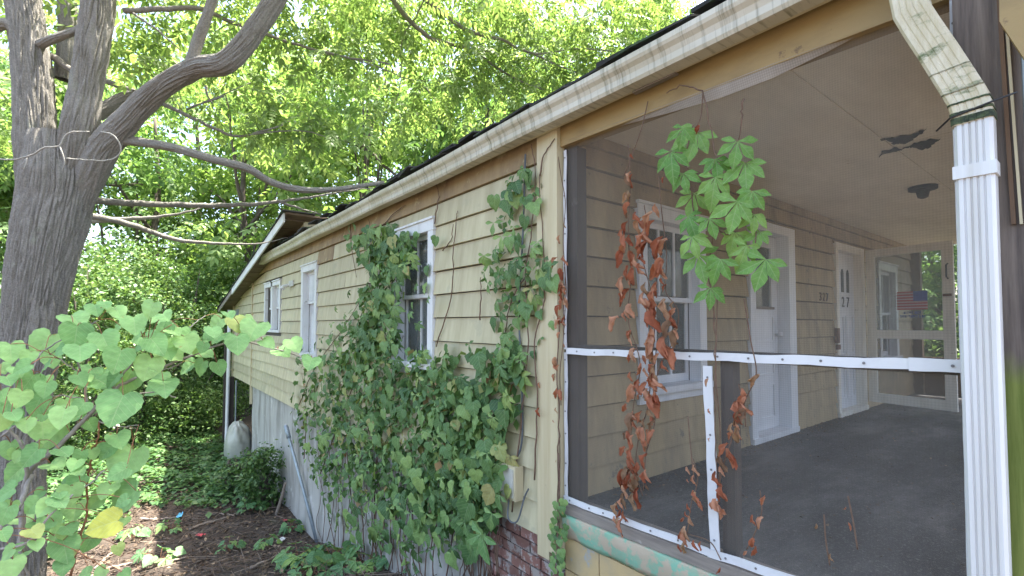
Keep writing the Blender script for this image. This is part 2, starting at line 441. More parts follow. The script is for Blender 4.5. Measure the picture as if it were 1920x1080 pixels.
M['leaf_far2'] = leaf_mat('deep_wood_leaf', [(0, (0.11, 0.20, 0.07)), (0.5, (0.17, 0.29, 0.10)), (1, (0.26, 0.38, 0.15))], 0.5, tcol=(1.1, 1.15, .65))
M['leaf_shrub'] = leaf_mat('dark_shrub_leaf', [(0, (0.05, 0.11, 0.03)), (0.5, (0.085, 0.165, 0.05)), (0.8, (0.16, 0.27, 0.09)), (1, (0.27, 0.37, 0.17))], 0.3, 0.4)
M['leaf_cover'] = leaf_mat('ground_ivy_leaf', [(0, (0.05, 0.115, 0.04)), (0.6, (0.085, 0.18, 0.06)), (1, (0.16, 0.26, 0.09))], 0.3, 0.45)
M['leaf_creeper'] = leaf_mat('creeper_leaf', [(0, (0.07, 0.15, 0.055)), (0.4, (0.125, 0.235, 0.08)), (0.75, (0.20, 0.33, 0.11)), (0.94, (0.29, 0.42, 0.13)), (1, (0.38, 0.33, 0.13))], 0.25, 0.42, 'object', veins=True)
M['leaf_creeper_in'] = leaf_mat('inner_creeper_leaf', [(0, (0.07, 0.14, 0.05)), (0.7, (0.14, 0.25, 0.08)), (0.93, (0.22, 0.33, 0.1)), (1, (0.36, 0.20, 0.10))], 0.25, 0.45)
M['leaf_fresh'] = leaf_mat('fresh_creeper_leaf', [(0, (0.12, 0.28, 0.06)), (0.5, (0.19, 0.37, 0.085)), (1, (0.28, 0.46, 0.12))], 0.35, 0.42, 'object', veins=True)
M['leaf_heart'] = leaf_mat('pale_heart_leaf', [(0, (0.19, 0.37, 0.14)), (0.6, (0.27, 0.48, 0.19)), (0.95, (0.35, 0.55, 0.21)), (1, (0.42, 0.48, 0.16))], 0.38, 0.6, 'object', veins=True, spec=0.2)
M['leaf_yellow'] = leaf_mat('yellowing_leaf', [(0, (0.46, 0.50, 0.08)), (1, (0.52, 0.52, 0.1))], 0.3, 0.6, 'object', veins=True)
M['leaf_weed'] = leaf_mat('seedling_leaf', [(0, (0.08, 0.19, 0.08)), (0.6, (0.13, 0.27, 0.10)), (1, (0.23, 0.36, 0.09))], 0.3, 0.5, 'object', veins=True)
M['leaf_dead'] = leaf_mat('dead_russet_leaf', [(0, (0.34, 0.10, 0.05)), (0.4, (0.50, 0.21, 0.12)), (0.75, (0.58, 0.33, 0.21)), (0.9, (0.44, 0.30, 0.18)), (1, (0.22, 0.13, 0.08))], 0.25, 0.75, 'object', (1.2, 0.8, 0.5))
M['litter'] = leaf_mat('fallen_leaf_litter', [(0, (0.055, 0.038, 0.026)), (0.55, (0.105, 0.075, 0.05)), (0.85, (0.20, 0.14, 0.09)), (1, (0.32, 0.24, 0.16))], 0.1, 0.85, 'island', (1, 0.8, 0.6))
M['twigs'] = leaf_mat('fallen_twigs', [(0, (0.07, 0.045, 0.035)), (0.6, (0.14, 0.10, 0.075)), (1, (0.28, 0.22, 0.17))], 0.02, 0.9)

# bark
def bark_mat(name, dark, light, su, sv):
    m, nt, b = new_mat(name)
    tc = N(nt, 'ShaderNodeTexCoord')
    mp = N(nt, 'ShaderNodeMapping'); mp.inputs['Scale'].default_value = (su, sv, 1)
    nt.links.new(tc.outputs['UV'], mp.inputs[0])
    ns = N(nt, 'ShaderNodeTexNoise', Scale=1.0, Detail=5.0, Roughness=0.65, Distortion=0.6)
    nt.links.new(mp.outputs[0], ns.inputs['Vector'])
    n2 = noise(nt, geo_coords(nt), 70, 6, 0.75)
    n3 = noise(nt, geo_coords(nt), 3.0, 5, 0.7)
    c = mixc(nt, ramp(nt, n2, [(0.3, g3(0)), (0.7, g3(1))]), dark, light)
    c = mixc(nt, ramp(nt, n3, [(0.60, g3(0)), (0.72, g3(0.55))]), c, (0.30, 0.32, 0.25))
    nt.links.new(c, b.inputs['Base Color']); b.inputs['Roughness'].default_value = 0.95
    b.inputs['Specular IOR Level'].default_value = 0.15
    bump(nt, b, mixc(nt, 0.35, ns.outputs['Fac'], n2), 0.9, 0.03)
    return m
M['bark'] = bark_mat('furrowed_grey_bark', (0.155, 0.142, 0.125), (0.34, 0.318, 0.285), 60, 8)
M['bark_far'] = plain('dark_wood_bark', (0.10, 0.08, 0.065), 0.95, 0, 0.4, 6)

# soil
m, nt, b = new_mat('brown_soil_and_moss')
s1 = noise(nt, geo_coords(nt), 30, 10, 0.8); s2 = noise(nt, geo_coords(nt), 1.2, 6, 0.6)
c = ramp(nt, s1, [(0.3, (0.032, 0.024, 0.018)), (0.55, (0.075, 0.056, 0.042)), (0.75, (0.14, 0.11, 0.085))])
c = mixc(nt, ramp(nt, s2, [(0.60, g3(0)), (0.75, g3(0.6))]), c, (0.07, 0.085, 0.035))
nt.links.new(c, b.inputs['Base Color']); b.inputs['Roughness'].default_value = 0.98; bump(nt, b, s1, 0.9, 0.03)
M['soil'] = m

# ================================================================== ground
def make_ground():
    xs = np.concatenate([np.linspace(-300, -25, 24), np.linspace(-20, 16, 181), np.linspace(20, 300, 24)])
    ys = np.concatenate([np.linspace(-300, -12, 18), np.linspace(-8, 24, 201), np.linspace(28, 400, 30)])
    X, Y = np.meshgrid(xs, ys)
    Z = gz(X, Y) + 0.02 * np.sin(X * 7.1 + Y * 3.3) * np.sin(Y * 6.2 - X * 2.0)
    V = np.stack([X, Y, Z], -1).reshape(-1, 3)
    nx = len(xs)
    i = np.arange(len(ys) - 1)[:, None] * nx + np.arange(nx - 1)[None, :]
    F = np.stack([i, i + 1, i + nx + 1, i + nx], -1).reshape(-1, 4)
    o = np_mesh('ground', V, F, M['soil'], smooth=True)
    tag(o, kind='structure')
make_ground()

# ================================================================== house
XA, YB = 2.16, 2.24            # outer face of the long side wall, face of the porch back wall
FLOOR, CEIL = 0.48, 2.88
YEND, XEND = 15.0, 10.2
house = empty('house', (XA, YB, 0.0))
tag(house, 'weathered yellow clapboard house with a screened porch and overgrown side wall', 'house')

class Wall:
    def __init__(s, O, U, Nn):
        s.O, s.U, s.N = Vector(O), Vector(U), Vector(Nn)
    def p(s, u, n, z): return s.O + s.U * u + s.N * n + Vector((0, 0, z))
    def box(s, mb, u0, u1, n0, n1, z0, z1, mi=0):
        mb.hexa([s.p(u0,n0,z0), s.p(u1,n0,z0), s.p(u1,n1,z0), s.p(u0,n1,z0), s.p(u0,n0,z1), s.p(u1,n0,z1), s.p(u1,n1,z1), s.p(u0,n1,z1)], mi)
WA = Wall((XA, 0, 0), (0, 1, 0), (-1, 0, 0))
WB = Wall((0, YB, 0), (1, 0, 0), (0, -1, 0))

def sheathing(wall, name, u0, u1, z0, z1, openings, mat, thick=0.10):
    """wall body with its openings really cut out"""
    us = sorted({u0, u1} | {o[0] for o in openings} | {o[1] for o in openings})
    zs = sorted({z0, z1} | {o[2] for o in openings} | {o[3] for o in openings})
    mb = MB()
    for a, b in zip(us, us[1:]):
        run = None
        for c, d in zip(zs, zs[1:]):
            hole = any(o[0] < (a+b)/2 < o[1] and o[2] < (c+d)/2 < o[3] for o in openings)
            if not hole: run = (run[0], d) if run else (c, d)
            if (hole or d == zs[-1]) and run:
                wall.box(mb, a, b, -thick, -0.002, run[0], run[1]); run = None
    return mb.build(name, mat, house)

def siding(wall, parent, u0, u1, zb, step, count, openings, mat_of, topf=None, jl=3.4):
    """boards with open gaps standing for lap shadow lines, each its own piece, cut round the openings"""
    rnd = random.Random(len(openings) * 31 + count)
    def board(k, s, e, z, zt0, zt1, full):
        jz = rnd.uniform(-0.0015, 0.003) if full else 0.0
        jn = rnd.uniform(-0.003, 0.003); tw = rnd.uniform(-0.002, 0.002) if full else 0.0
        g = 0.0015
        b0, t0 = 0.034 + jn, 0.010
        mb = MB()
        ns = max(1, int((e - s) / .45))
        V, F = [], []
        for i in range(ns + 1):
            f = i / ns; u = s + g + (e - s - 2 * g) * f
            zz = z + jz + tw * f + (rnd.uniform(-.0012, .0012) if full else 0); zt = zt0 + (zt1 - zt0) * f
            nn = rnd.uniform(-.003, .003)
            V += [wall.p(u, 0.0, zz), wall.p(u, b0 + nn, zz), wall.p(u, t0, zt), wall.p(u, 0.0, zt)]
        for i in range(ns):
            for q in range(4): F.append((4*i + q, 4*i + (q+1) % 4, 4*i + 4 + (q+1) % 4, 4*i + 4 + q))
        F += [(0, 1, 2, 3), (4*ns + 3, 4*ns + 2, 4*ns + 1, 4*ns)]
        mb.add(V, F)
        mb.build('siding_board', mat_of(k, s, e), parent)
    for k in range(count):
        z = zb + step * k
        zt = z + step - 0.008  # gap left open so the dark sheathing draws a lap shadow line
        spans = [(u0, u1)]
        for (a, b, c, d) in openings:
            if c < zt and d > z:
                if a >= u1 or b <= u0: continue
                if c > z + 0.03: board(k, a, b, z, c - .001, c - .001, False)
                if d < zt - 0.03: board(k, a, b, d + .001, zt, zt, False)
                nxt = []
                for (s, e) in spans:
                    if b <= s or a >= e: nxt.append((s, e))
                    else:
                        if a > s + 0.02: nxt.append((s, a))
                        if b < e - 0.02: nxt.append((b, e))
                spans = nxt
        for (s, e) in spans:
            cur = s
            first = True
            while cur < e - 1e-6:
                L = rnd.uniform(0.4, 1.0) * jl if first else jl
                nx = min(e, cur + L)
                if e - nx < 0.5: nx = e
                zt0, zt1 = zt, zt
                if topf: zt0, zt1 = min(zt, topf(cur)), min(zt, topf(nx))
                if max(zt0, zt1) > z + 0.03: board(k, cur, nx, z, max(zt0, z + .01), max(zt1, z + .01), True)
                cur = nx; first = False

def window(wall, u0, u1, z0, z1, cols_up, cols_lo, casing=0.09, sill_out=0.07, mat=None, curtain=None, meet=0.5, apron=True, cn=-.16):
    """double-hung sash window: casing, two sashes, separate panes, sill"""
    mat = mat or M['white']
    mb = MB()
    wall.box(mb, u0 - casing, u0 + .005, -0.06, 0.042, z0 - 0.0, z1 - .005)
    wall.box(mb, u1 - .005, u1 + casing, -0.06, 0.0425, z0 - 0.0, z1 - .005)
    wall.box(mb, u0 - casing - 0.01, u1 + casing + 0.01, -0.06, 0.046, z1 - .005, z1 + casing)
    wall.box(mb, u0 - casing - 0.02, u1 + casing + 0.02, -0.06, 0.062, z1 + casing, z1 + casing + 0.02)
    w = mb.build('window', mat, house)
    mb = MB()
    wall.box(mb, u0 - casing - 0.03, u1 + casing + 0.03, -0.09, sill_out, z0 - 0.045, z0 + 0.004)
    if apron: wall.box(mb, u0 - casing, u1 + casing, 0.0, 0.038, z0 - 0.11, z0 - 0.046)
    mb.build('sill', mat, w)
    zm = z0 + (z1 - z0) * meet
    for (a, b, n, cols) in ((zm - 0.02, z1 - .007, -0.03, cols_up), (z0 + .006, zm + 0.02, -0.068, cols_lo)):
        sw = 0.045
        mb = MB()
        wall.box(mb, u0 + .007, u0 + sw, n - 0.03, n, a, b)
        wall.box(mb, u1 - sw, u1 - .007, n - 0.03, n, a, b)
        wall.box(mb, u0 + sw, u1 - sw, n - 0.0295, n - 0.0005, b - sw, b)
        wall.box(mb, u0 + sw, u1 - sw, n - 0.0295, n - 0.0005, a, a + sw * (0.85 if n > -0.05 else 1.4))
        s = mb.build('sash', mat, w)
        cw = (u1 - u0 - 2 * sw) / cols
        for c in range(cols):
            mb = MB()
            wall.box(mb, u0 + sw + c * cw, u0 + sw + (c + 1) * cw, n - 0.017, n - 0.013, a + sw, b - sw)
            mb.build('pane', M['reflection_pane'] if cn > -.15 else M['glass'], w)
            if c:
                mb = MB()
                wall.box(mb, u0 + sw + c * cw - 0.011, u0 + sw + c * cw + 0.011, n - 0.028, n - 0.002, a + sw, b - sw)
                mb.build('glazing_bar', mat, w)
    if curtain:
        a, b, c, d = curtain
        nseg = 24
        V, F = [], []
        for i in range(nseg + 1):
            u = a + (b - a) * i / nseg
            n = cn + (.02 if cn < -.15 else .003) * math.sin(i * 1.9) + 0.002 * math.sin(i * 4.1)
            V += [wall.p(u, n, c), wall.p(u, n * 1.02, d)]
        for i in range(nseg): F.append((2*i, 2*i+2, 2*i+3, 2*i+1))
        mb = MB(); mb.add(V, F); mb.build('curtain', M['curtain'], w, smooth=True)
    return w

# openings in the long side wall: (u0, u1, z0, z1)
OA = [(3.97, 4.66, 1.24, 2.47), (7.52, 8.16, 1.16, 2.44), (9.76, 10.98, 1.50, 2.36)]
CAS = 0.095
ZS, STEP = 0.216, 0.207
def top_line(u):
    return 2.94 if u < 10.9 else 3.30 - (u - 8.3) * 0.178
sheathing(WA, 'side_wall', YB + 0.02, 10.9, 0.20, 2.94, OA[:2] + [OA[2][:1] + (10.9,) + OA[2][2:]], M['interior'])
sheathing(WA, 'side_wall', 10.901, YEND, 0.20, 2.10, [(10.902, OA[2][1]) + OA[2][2:]], M['interior'])
side_boards = empty('clapboard_side', (XA, 8, 0), house)
OPA = [(a - CAS, b + CAS, c - 0.11, d + CAS) for a, b, c, d in OA]
def mat_a(k, s, e):
    if k >= 12: return M['stained']
    if k == 11 and s > 4.0: return M['stained'] if (s * 7) % 2 < 1.0 else M['yellow']
    return M['yellow']
siding(WA, side_boards, YB + 0.20, 12.37, ZS, STEP, 15, OPA, mat_a, top_line)
siding(WA, side_boards, 12.43, YEND, ZS, STEP, 13, [], lambda k, s, e: M['yellow'], top_line)
mb = MB(); WA.box(mb, 12.37, 12.43, 0.0, 0.045, -0.2, 2.55); mb.build('joint_batten', M['cream'], house)
mb = MB(); WA.box(mb, YEND, YEND + 0.1, -0.1, 0.04, 0.15, 2.12); mb.build('corner_board', M['cream'], house)
# corner board beside the porch, two planks
mb = MB(); WA.box(mb, YB + 0.085, YB + 0.197, -0.02, 0.044, 0.10, 2.93); mb.build('corner_board', M['cream'], house)
mb = MB(); WA.box(mb, YB - 0.005, YB + 0.083, -0.02, 0.050, 0.16, 2.93); mb.build('corner_board', M['cream'], house)

window(WA, *OA[0], 2, 2, CAS, 0.08, curtain=(4.36, 4.66, 1.24, 2.47), meet=0.52)
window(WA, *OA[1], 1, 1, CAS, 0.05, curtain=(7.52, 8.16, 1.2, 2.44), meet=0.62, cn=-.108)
a, b, c, d = OA[2]
mid = (a + b) / 2
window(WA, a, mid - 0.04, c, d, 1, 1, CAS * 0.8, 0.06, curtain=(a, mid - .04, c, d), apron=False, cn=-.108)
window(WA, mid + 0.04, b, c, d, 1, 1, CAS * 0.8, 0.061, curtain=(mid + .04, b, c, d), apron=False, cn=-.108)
# small lamp holder and a vent on the far wall
mb = MB(); WA.box(mb, 8.75, 9.05, 0.03, 0.045, 2.26, 2.36); lamp = mb.build('lamp_bracket', M['box_grey'], house)
mb = MB(); mb.tube([WA.p(9.03, 0.03, 2.30), WA.p(9.05, 0.12, 2.27), WA.p(9.06, 0.15, 2.22)], [0.02, 0.03, 0.045], 10); mb.build('lamp_socket', M['white'], lamp)
mb = MB(); WA.box(mb, 14.2, 14.55, 0.02, 0.05, 1.65, 2.0)
for i in range(5): WA.box(mb, 14.22, 14.53, 0.05, 0.065, 1.68 + i * 0.06, 1.71 + i * 0.06)
mb.build('wall_vent', M['galv'], house)

# foundation: parged concrete below the clapboards, brick near the porch corner
V, F = [], []
ny, nz = 90, 16
for i in range(ny + 1):
    y = 3.05 + (12.38 - 3.05) * i / ny
    zb = gzf(XA, y) - 0.4
    for j in range(nz + 1):
        z = zb + (0.24 - zb) * j / nz
        V.append((XA + 0.012 + 0.012 * math.sin(y * 2.3 + z * 3) * math.sin(z * 4.1 - y), y, z))
for i in range(ny):
    for j in range(nz):
        q = i * (nz + 1) + j
        F.append((q, q + 1, q + nz + 2, q + nz + 1))
b0 = len(V)
V += [(XA + 0.25, 3.05, -2.4), (XA + 0.25, 3.05, 0.24), (XA + 0.25, 12.38, -2.4), (XA + 0.25, 12.38, 0.24)]
F += [(b0, b0 + 2, b0 + 3, b0 + 1), (0, b0, b0 + 1, nz), (ny * (nz + 1), ny * (nz + 1) + nz, b0 + 3, b0 + 2)]
mb = MB(); mb.add(V, F); mb.build('foundation_wall', M['concrete'], house, smooth=False)
mb = MB(); mb.box((XA + 0.03, YB, -1.2), (XA + 0.25, 3.049, 0.205)); bw = mb.build('brick_foundation', M['mortar'], house)
rnd = random.Random(4)
for r in range(11):
    z = 0.135 - r * 0.078
    for i in range(-1, 5):
        y0 = YB + 0.004 + i * 0.212 + (r % 2) * 0.106
        y1 = min(y0 + 0.2, 3.06); y0 = max(y0, YB + 0.004)
        if y1 - y0 < 0.04: continue
        mb = MB(); j = rnd.uniform(-0.008, 0.006)
        mb.box((XA - 0.004 + j, y0, z + rnd.uniform(-.002, .002)), (XA + 0.07, y1, z + 0.066))
        mb.build('brick', M['brick'], bw)
# open crawl space behind the far corner: block wall set back, corner posts, pipe
mb = MB(); mb.box((3.0, 12.39, -2.2), (3.2, 15.9, 0.3)); cw = mb.build('crawl_space_wall', M['mortar'], house)
for r in range(12):
    for i in range(9):
        y0 = 12.40 + i * 0.405 + (r % 2) * 0.2 - 0.2
        y0c, y1c = max(y0, 12.4), min(y0 + 0.395, 15.9)
        if y1c - y0c < 0.05: continue
        mb = MB(); z = 0.08 - r * 0.203
        mb.box((2.985 + rnd.uniform(-.006, .004), y0c, z), (3.1, y1c, z + 0.193)); mb.build('cinder_block', M['block'], cw)
mb = MB(); mb.box((2.05, 14.95, -2.0), (2.17, 15.07, 0.2)); mb.build('corner_post', M['wood_dark'], house)
mb = MB(); mb.box((1.98, 15.35, -2.0), (2.10, 15.47, 1.5)); mb.build('corner_post', M['wood_dark'], house)
mb = MB(); mb.tube([(2.02, 14.92, 2.0), (2.02, 14.92, 0.5), (2.0, 14.86, -1.55), (1.93, 14.8, -1.66)], 0.045, 12); mb.build('drain_pipe', M['metal'], house, smooth=True)
mb = MB(); mb.tube([(2.06, 13.9, 0.2), (2.06, 13.92, -1.7)], 0.018, 8); mb.build('prop_rod', M['galv'], house)

# porch back wall
OB = [(2.99, 3.70, 1.13, 2.40), (4.66, 5.40, FLOOR + 0.05, 2.53), (6.80, 7.62, FLOOR + 0.05, 2.53), (8.45, 9.15, 1.13, 2.40)]
sheathing(WB, 'porch_wall', XA + 0.10, XEND, 0.2, 2.87, OB, M['interior'])
porch_boards = empty('clapboard_porch', (5, YB, FLOOR), house)
OPB = [(OB[0][0]-.1, OB[0][1]+.1, OB[0][2]-.11, OB[0][3]+.1), (4.55, 5.56, 0.3, 2.62), (6.72, 7.74, 0.3, 2.60), (OB[3][0]-.1, OB[3][1]+.1, OB[3][2]-.11, OB[3][3]+.1)]
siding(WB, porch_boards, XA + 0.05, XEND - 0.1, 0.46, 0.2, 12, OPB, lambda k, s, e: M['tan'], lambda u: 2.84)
mb = MB(); WB.box(mb, XA + 0.04, XEND, 0.0, 0.05, 2.80, 2.875); mb.build('crown_moulding', M['tan'], house)
window(WB, *OB[0], 3, 3, 0.095, 0.08, mat=M['door'], meet=0.53)
window(WB, *OB[3], 2, 2, 0.095, 0.08, mat=M['door'], curtain=(8.45, 9.15, 1.13, 2.40))
# rooms behind the walls
mb = MB(); mb.box((XA + 0.11, YB + 0.12, 0.30), (XEND, YEND - 0.05, 0.34)); mb.build('room_floor', M['interior'], house)
mb = MB(); mb.box((XA + 3.6, 3.2, 0.35), (XA + 3.7, YEND - 0.05, 2.9)); mb.build('room_partition', M['interior'], house)
mb = MB(); mb.box((XEND - 0.1, YB + 0.12, -2.2), (XEND, YEND, 2.9)); mb.build('end_wall', M['yellow'], house)
mb = MB(); mb.box((XA + 0.2, YEND - 0.04, 0.2), (XEND - 0.1, YEND, 2.1)); mb.build('back_wall', M['yellow'], house)

# doors on the porch
def casing(name, u0, u1, z0, z1, w0, w1, mat, deep=0.10):
    mb = MB()
    WB.box(mb, u0 - w0, u0 + .004, -deep, 0.045, z0, z1 - .004)
    WB.box(mb, u1 - .004, u1 + w1, -deep, 0.046, z0, z1 - .004)
    WB.box(mb, u0 - w0, u1 + w1, -deep, 0.047, z1 - .004, z1 + 0.085)
    WB.box(mb, u0 - w0, u1 + w1, -deep, 0.06, z0 - 0.05, z0 + .004)
    return mb.build(name, mat, house)
def panel(mb, u0, u1, n, z0, z1):
    """raised panel with a moulded edge"""
    for (a, b, c, d) in ((u0, u1, z0, z0 + .02), (u0, u1, z1 - .02, z1), (u0, u0 + .02, z0 + .02, z1 - .02), (u1 - .02, u1, z0 + .02, z1 - .02)):
        WB.box(mb, a, b, n, n + 0.012, c, d)
    WB.box(mb, u0 + .05, u1 - .05, n, n + 0.008, z0 + .05, z1 - .05)
casing('door_frame', 4.66, 5.40, FLOOR + 0.05, 2.53, 0.10, 0.155, M['door'], 0.12)
mb = MB()
n0 = -0.075
WB.box(mb, 4.667, 5.393, n0 - .04, n0, FLOOR + .057, 1.50)
WB.box(mb, 4.665, 4.80, n0 - .04, n0, 1.50, 2.52); WB.box(mb, 5.26, 5.395, n0 - .04, n0, 1.50, 2.52); WB.box(mb, 4.80, 5.26, n0 - .04, n0, 2.40, 2.52); WB.box(mb, 4.80, 5.26, n0 - .04, n0, 1.5, 1.78)
panel(mb, 4.78, 5.28, n0, 1.42, 1.70); panel(mb, 4.78, 5.28, n0, 1.08, 1.34); panel(mb, 4.78, 5.28, n0, 0.64, 1.0)
dr = mb.build('door', M['door'], house)
mb = MB(); WB.box(mb, 4.80, 5.26, n0 - .025, n0 - .02, 1.78, 2.40); mb.build('pane', M['glass'], dr)
mb = MB(); WB.box(mb, 4.82, 5.24, n0 - .07, n0 - .06, 1.80, 2.39); mb.build('curtain', M['curtain'], dr)
mb = MB(); WB.box(mb, 4.78, 5.28, n0, n0 + .02, 1.76, 1.785); mb.build('window_ledge', M['wood_grey'], dr)
mb = MB(); mb.tube([WB.p(5.34, n0, 1.50), WB.p(5.34, n0 + .03, 1.50), WB.p(5.34, n0 + .04, 1.5), WB.p(5.34, n0 + .065, 1.50), WB.p(5.34, n0 + .07, 1.50)], [.012, .012, .026, .026, .014], 12); mb.build('knob', M['door'], dr, smooth=True)
# second door, chipped, with three slot lights
casing('door_frame', 6.80, 7.62, FLOOR + 0.05, 2.53, 0.07, 0.115, M['screen_door'], 0.12)
mb = MB()
WB.box(mb, 6.807, 7.613, -0.085, -0.045, FLOOR + .057, 2.523)
for c in range(2):
    u = 6.92 + c * 0.34
    panel(mb, u, u + 0.27, -0.045, 1.22, 1.72); panel(mb, u, u + 0.27, -0.045, 0.66, 1.12)
dr2 = mb.build('door', M['door'], house)
for c in range(3):
    u = 6.96 + c * 0.19
    mb = MB()
    pts = [(u, 2.02), (u + .09, 2.02), (u + .09, 2.27), (u + .07, 2.31), (u + .045, 2.325), (u + .02, 2.31), (u, 2.27)]
    vs = [WB.p(a, -0.0445, z) for a, z in pts] + [WB.p(a, -0.041, z) for a, z in pts]
    k = len(pts)
    mb.add(vs, [tuple(range(k)), tuple(range(2*k-1, k-1, -1))] + [(i, (i+1) % k, k + (i+1) % k, k + i) for i in range(k)])
    mb.build('slot_light', M['black'], dr2)
def digit(ch, wall, u, n, z, size, mat, parent):
    cu = bpy.data.curves.new('house_number', 'FONT')
    cu.body = ch; cu.size = size; cu.extrude = 0.003
    o = bpy.data.objects.new('house_number', cu); COL.objects.link(o)
    cu.materials.append(mat)
    bpy.context.view_layer.update()
    me = bpy.data.meshes.new_from_object(o.evaluated_get(bpy.context.evaluated_depsgraph_get()))
    bpy.data.objects.remove(o)
    o = bpy.data.objects.new('house_number', me); COL.objects.link(o)
    Rm = Matrix((wall.U, Vector((0, 0, 1)), wall.N)).transposed().to_4x4()
    o.matrix_basis = Matrix.Translation(wall.p(u, n, z)) @ Rm
    put(o, parent)
for i, ch in enumerate('327'):
    digit(ch, WB, 6.90 + i * 0.17 + (0.08 if i else 0), -0.040, 1.83, 0.19, M['black'], dr2)
    digit(ch, WB, 6.22 + i * 0.10, 0.034, 1.88, 0.14, M['wood_brown'] if i < 2 else M['black'], porch_boards)
mb = MB(); WB.box(mb, 6.66, 6.72, 0.035, 0.07, 1.38, 1.56); WB.box(mb, 6.70, 6.80, 0.03, 0.05, 1.30, 1.36); mb.build('door_latch', M['rust'], house)
# screen door standing open
HX, HY = 7.80, 2.18
SD = Wall((HX, HY, 0), Vector((-0.16, -0.90, 0)).normalized(), Vector((-0.90, 0.16, 0)).normalized())
W_, B_, T_ = 0.92, FLOOR + 0.10, 2.60
mb = MB()
SD.box(mb, 0, 0.10, 0, .03, B_, T_); SD.box(mb, W_ - .11, W_, 0, .03, B_, T_)
SD.box(mb, .10, W_ - .11, 0.001, .029, T_ - .1, T_); SD.box(mb, .10, W_ - .11, 0.001, .029, B_, B_ + .12); SD.box(mb, .10, W_ - .11, 0.001, .029, 1.42, 1.53)
sd = mb.build('screen_door', M['screen_door'], house)
mb = MB(); SD.box(mb, .10, W_ - .11, .012, .015, 1.53, T_ - .1); mb.build('pane', M['glass'], sd)
mb = MB(); SD.box(mb, .10, W_ - .11, .012, .014, B_ + .12, 1.42); mb.build('lower_screen', M['screen'], sd)
mb = MB(); mb.tube([SD.p(W_ - .05, .03, 2.33), SD.p(W_ - .05, .07, 2.31), SD.p(W_ - .05, .07, 2.17), SD.p(W_ - .05, .03, 2.15)], .009, 8); mb.build('handle', M['black'], sd)
mb = MB(); SD.box(mb, W_ - .10, W_ - .02, .03, .045, 1.94, 1.97); mb.build('latch', M['rust'], sd)
mb = MB()
f0, f1, z0, z1 = 0.34, 0.66, 1.79, 2.02
for i in range(13):
    a = z0 + (z1 - z0) * i / 13; b = z0 + (z1 - z0) * (i + 1) / 13
    SD.box(mb, f0, f1 if i < 6 else f0 + 0.175, .016, .0165, a, b, i % 2)
SD.box(mb, f0 + 0.175, f1, .016, .0168, z0 + (z1 - z0) * 6 / 13, z1, 2)
mb.build('flag_sticker', [M['red_print'], M['white_print'], M['blue_print']], sd)
mb = MB()
for row, (a, b, z) in enumerate(((0.41, 0.59, 1.735), (0.37, 0.63, 1.69))):
    u = a
    while u < b:
        w = random.uniform(.012, .02)
        SD.box(mb, u, u + w * .35, .016, .0168, z, z + .032); SD.box(mb, u + w * .35, u + w * .8, .016, .0167, z + random.choice((0, .013, .024)), z + .032 - random.choice((0, .004)))
        u += w + random.choice((.003, .003, .003, .012))
mb.build('sticker_lettering', M['blue_print'], sd)

# porch floor, ceiling, beam, posts
mb = MB(); mb.box((XA + 0.13, 0.22, 0.3), (XEND, YB - 0.001, FLOOR)); mb.build('porch_floor', M['carpet'], house)
ceil = None
mb = MB()
cuts = [XA + 0.05, 4.25, 6.65, 9.0, XEND + 0.05]
mb.box((XA + 0.02, 0.14, CEIL + .02), (XEND + .1, YB, CEIL + .04))
ceil = mb.build('porch_ceiling', M['hole'], house)
for a, b in zip(cuts, cuts[1:]):
    for c, d in ((0.15, 1.02), (1.02, YB - .001)):
        mb = MB(); mb.box((a + .002, c + .002, CEIL + rnd.uniform(-.003, .003)), (b - .002, d - .002, CEIL + .012)); mb.build('ceiling_panel', M['ceiling'], ceil)
def patch(pts, zoff, mat, name):
    Q = []
    for i, (px, py) in enumerate(pts):
        nx_, ny_ = pts[(i + 1) % len(pts)]
        for f in (0, .25, .5, .75): Q.append((px + (nx_ - px) * f + (rnd.uniform(-4, 4) if f else 0), py + (ny_ - py) * f + (rnd.uniform(-2.2, 2.2) if f else 0)))
    P = [at(px, py, z=CEIL - zoff) for px, py in Q]
    mb = MB(); mb.add(P + [p + Vector((0, 0, .002)) for p in P], [tuple(range(len(P))), tuple(range(2*len(P)-1, len(P)-1, -1))])
    return mb.build(name, mat, ceil)
patch([(1650,262),(1672,258),(1700,255),(1722,249),(1738,241),(1728,252),(1712,260),(1700,268),(1690,270),(1676,272),(1668,266)], .006, M['hole'], 'peeled_hole')
patch([(1648,296),(1660,282),(1678,276),(1692,279),(1714,268),(1740,262),(1764,260),(1752,270),(1738,279),(1722,280),(1705,275),(1688,282),(1668,287)], .006, M['hole'], 'peeled_hole')
c0 = at(1730, 350, z=CEIL)
mb = MB(); mb.tube([c0, c0 - Vector((0,0,.03)), c0 - Vector((0,0,.035)), c0 - Vector((0,0,.10)), c0 - Vector((0,0,.11))], [.11, .11, .055, .04, .02], 14); mb.build('ceiling_lamp', M['black'], ceil)
mb = MB(); mb.hexa([(XA - .02, .12, 2.695), (XA + .08, .12, 2.695), (XA + .08, YB - .006, 2.745), (XA - .02, YB - .006, 2.745), (XA - .02, .12, 2.98), (XA + .08, .12, 2.98), (XA + .08, YB - .006, 2.98), (XA - .02, YB - .006, 2.98)]); mb.build('porch_beam', M['mustard'], house)
mb = MB(); mb.box((XA + 0.085, 0.14, 2.76), (XEND + .1, 0.24, 2.879)); mb.build('porch_beam', M['mustard'], house)
mb = MB(); mb.box((XA + 0.035, YB - 0.10, FLOOR), (XA + 0.12, YB - 0.006, 2.735)); mb.build('porch_stud', M['wood_dark'], house)
mb = MB(); mb.box((XA - 0.06, 0.10, 0.0), (XA + 0.06, 0.335, 2.69)); mb.build('porch_post', M['algae_post'], house)
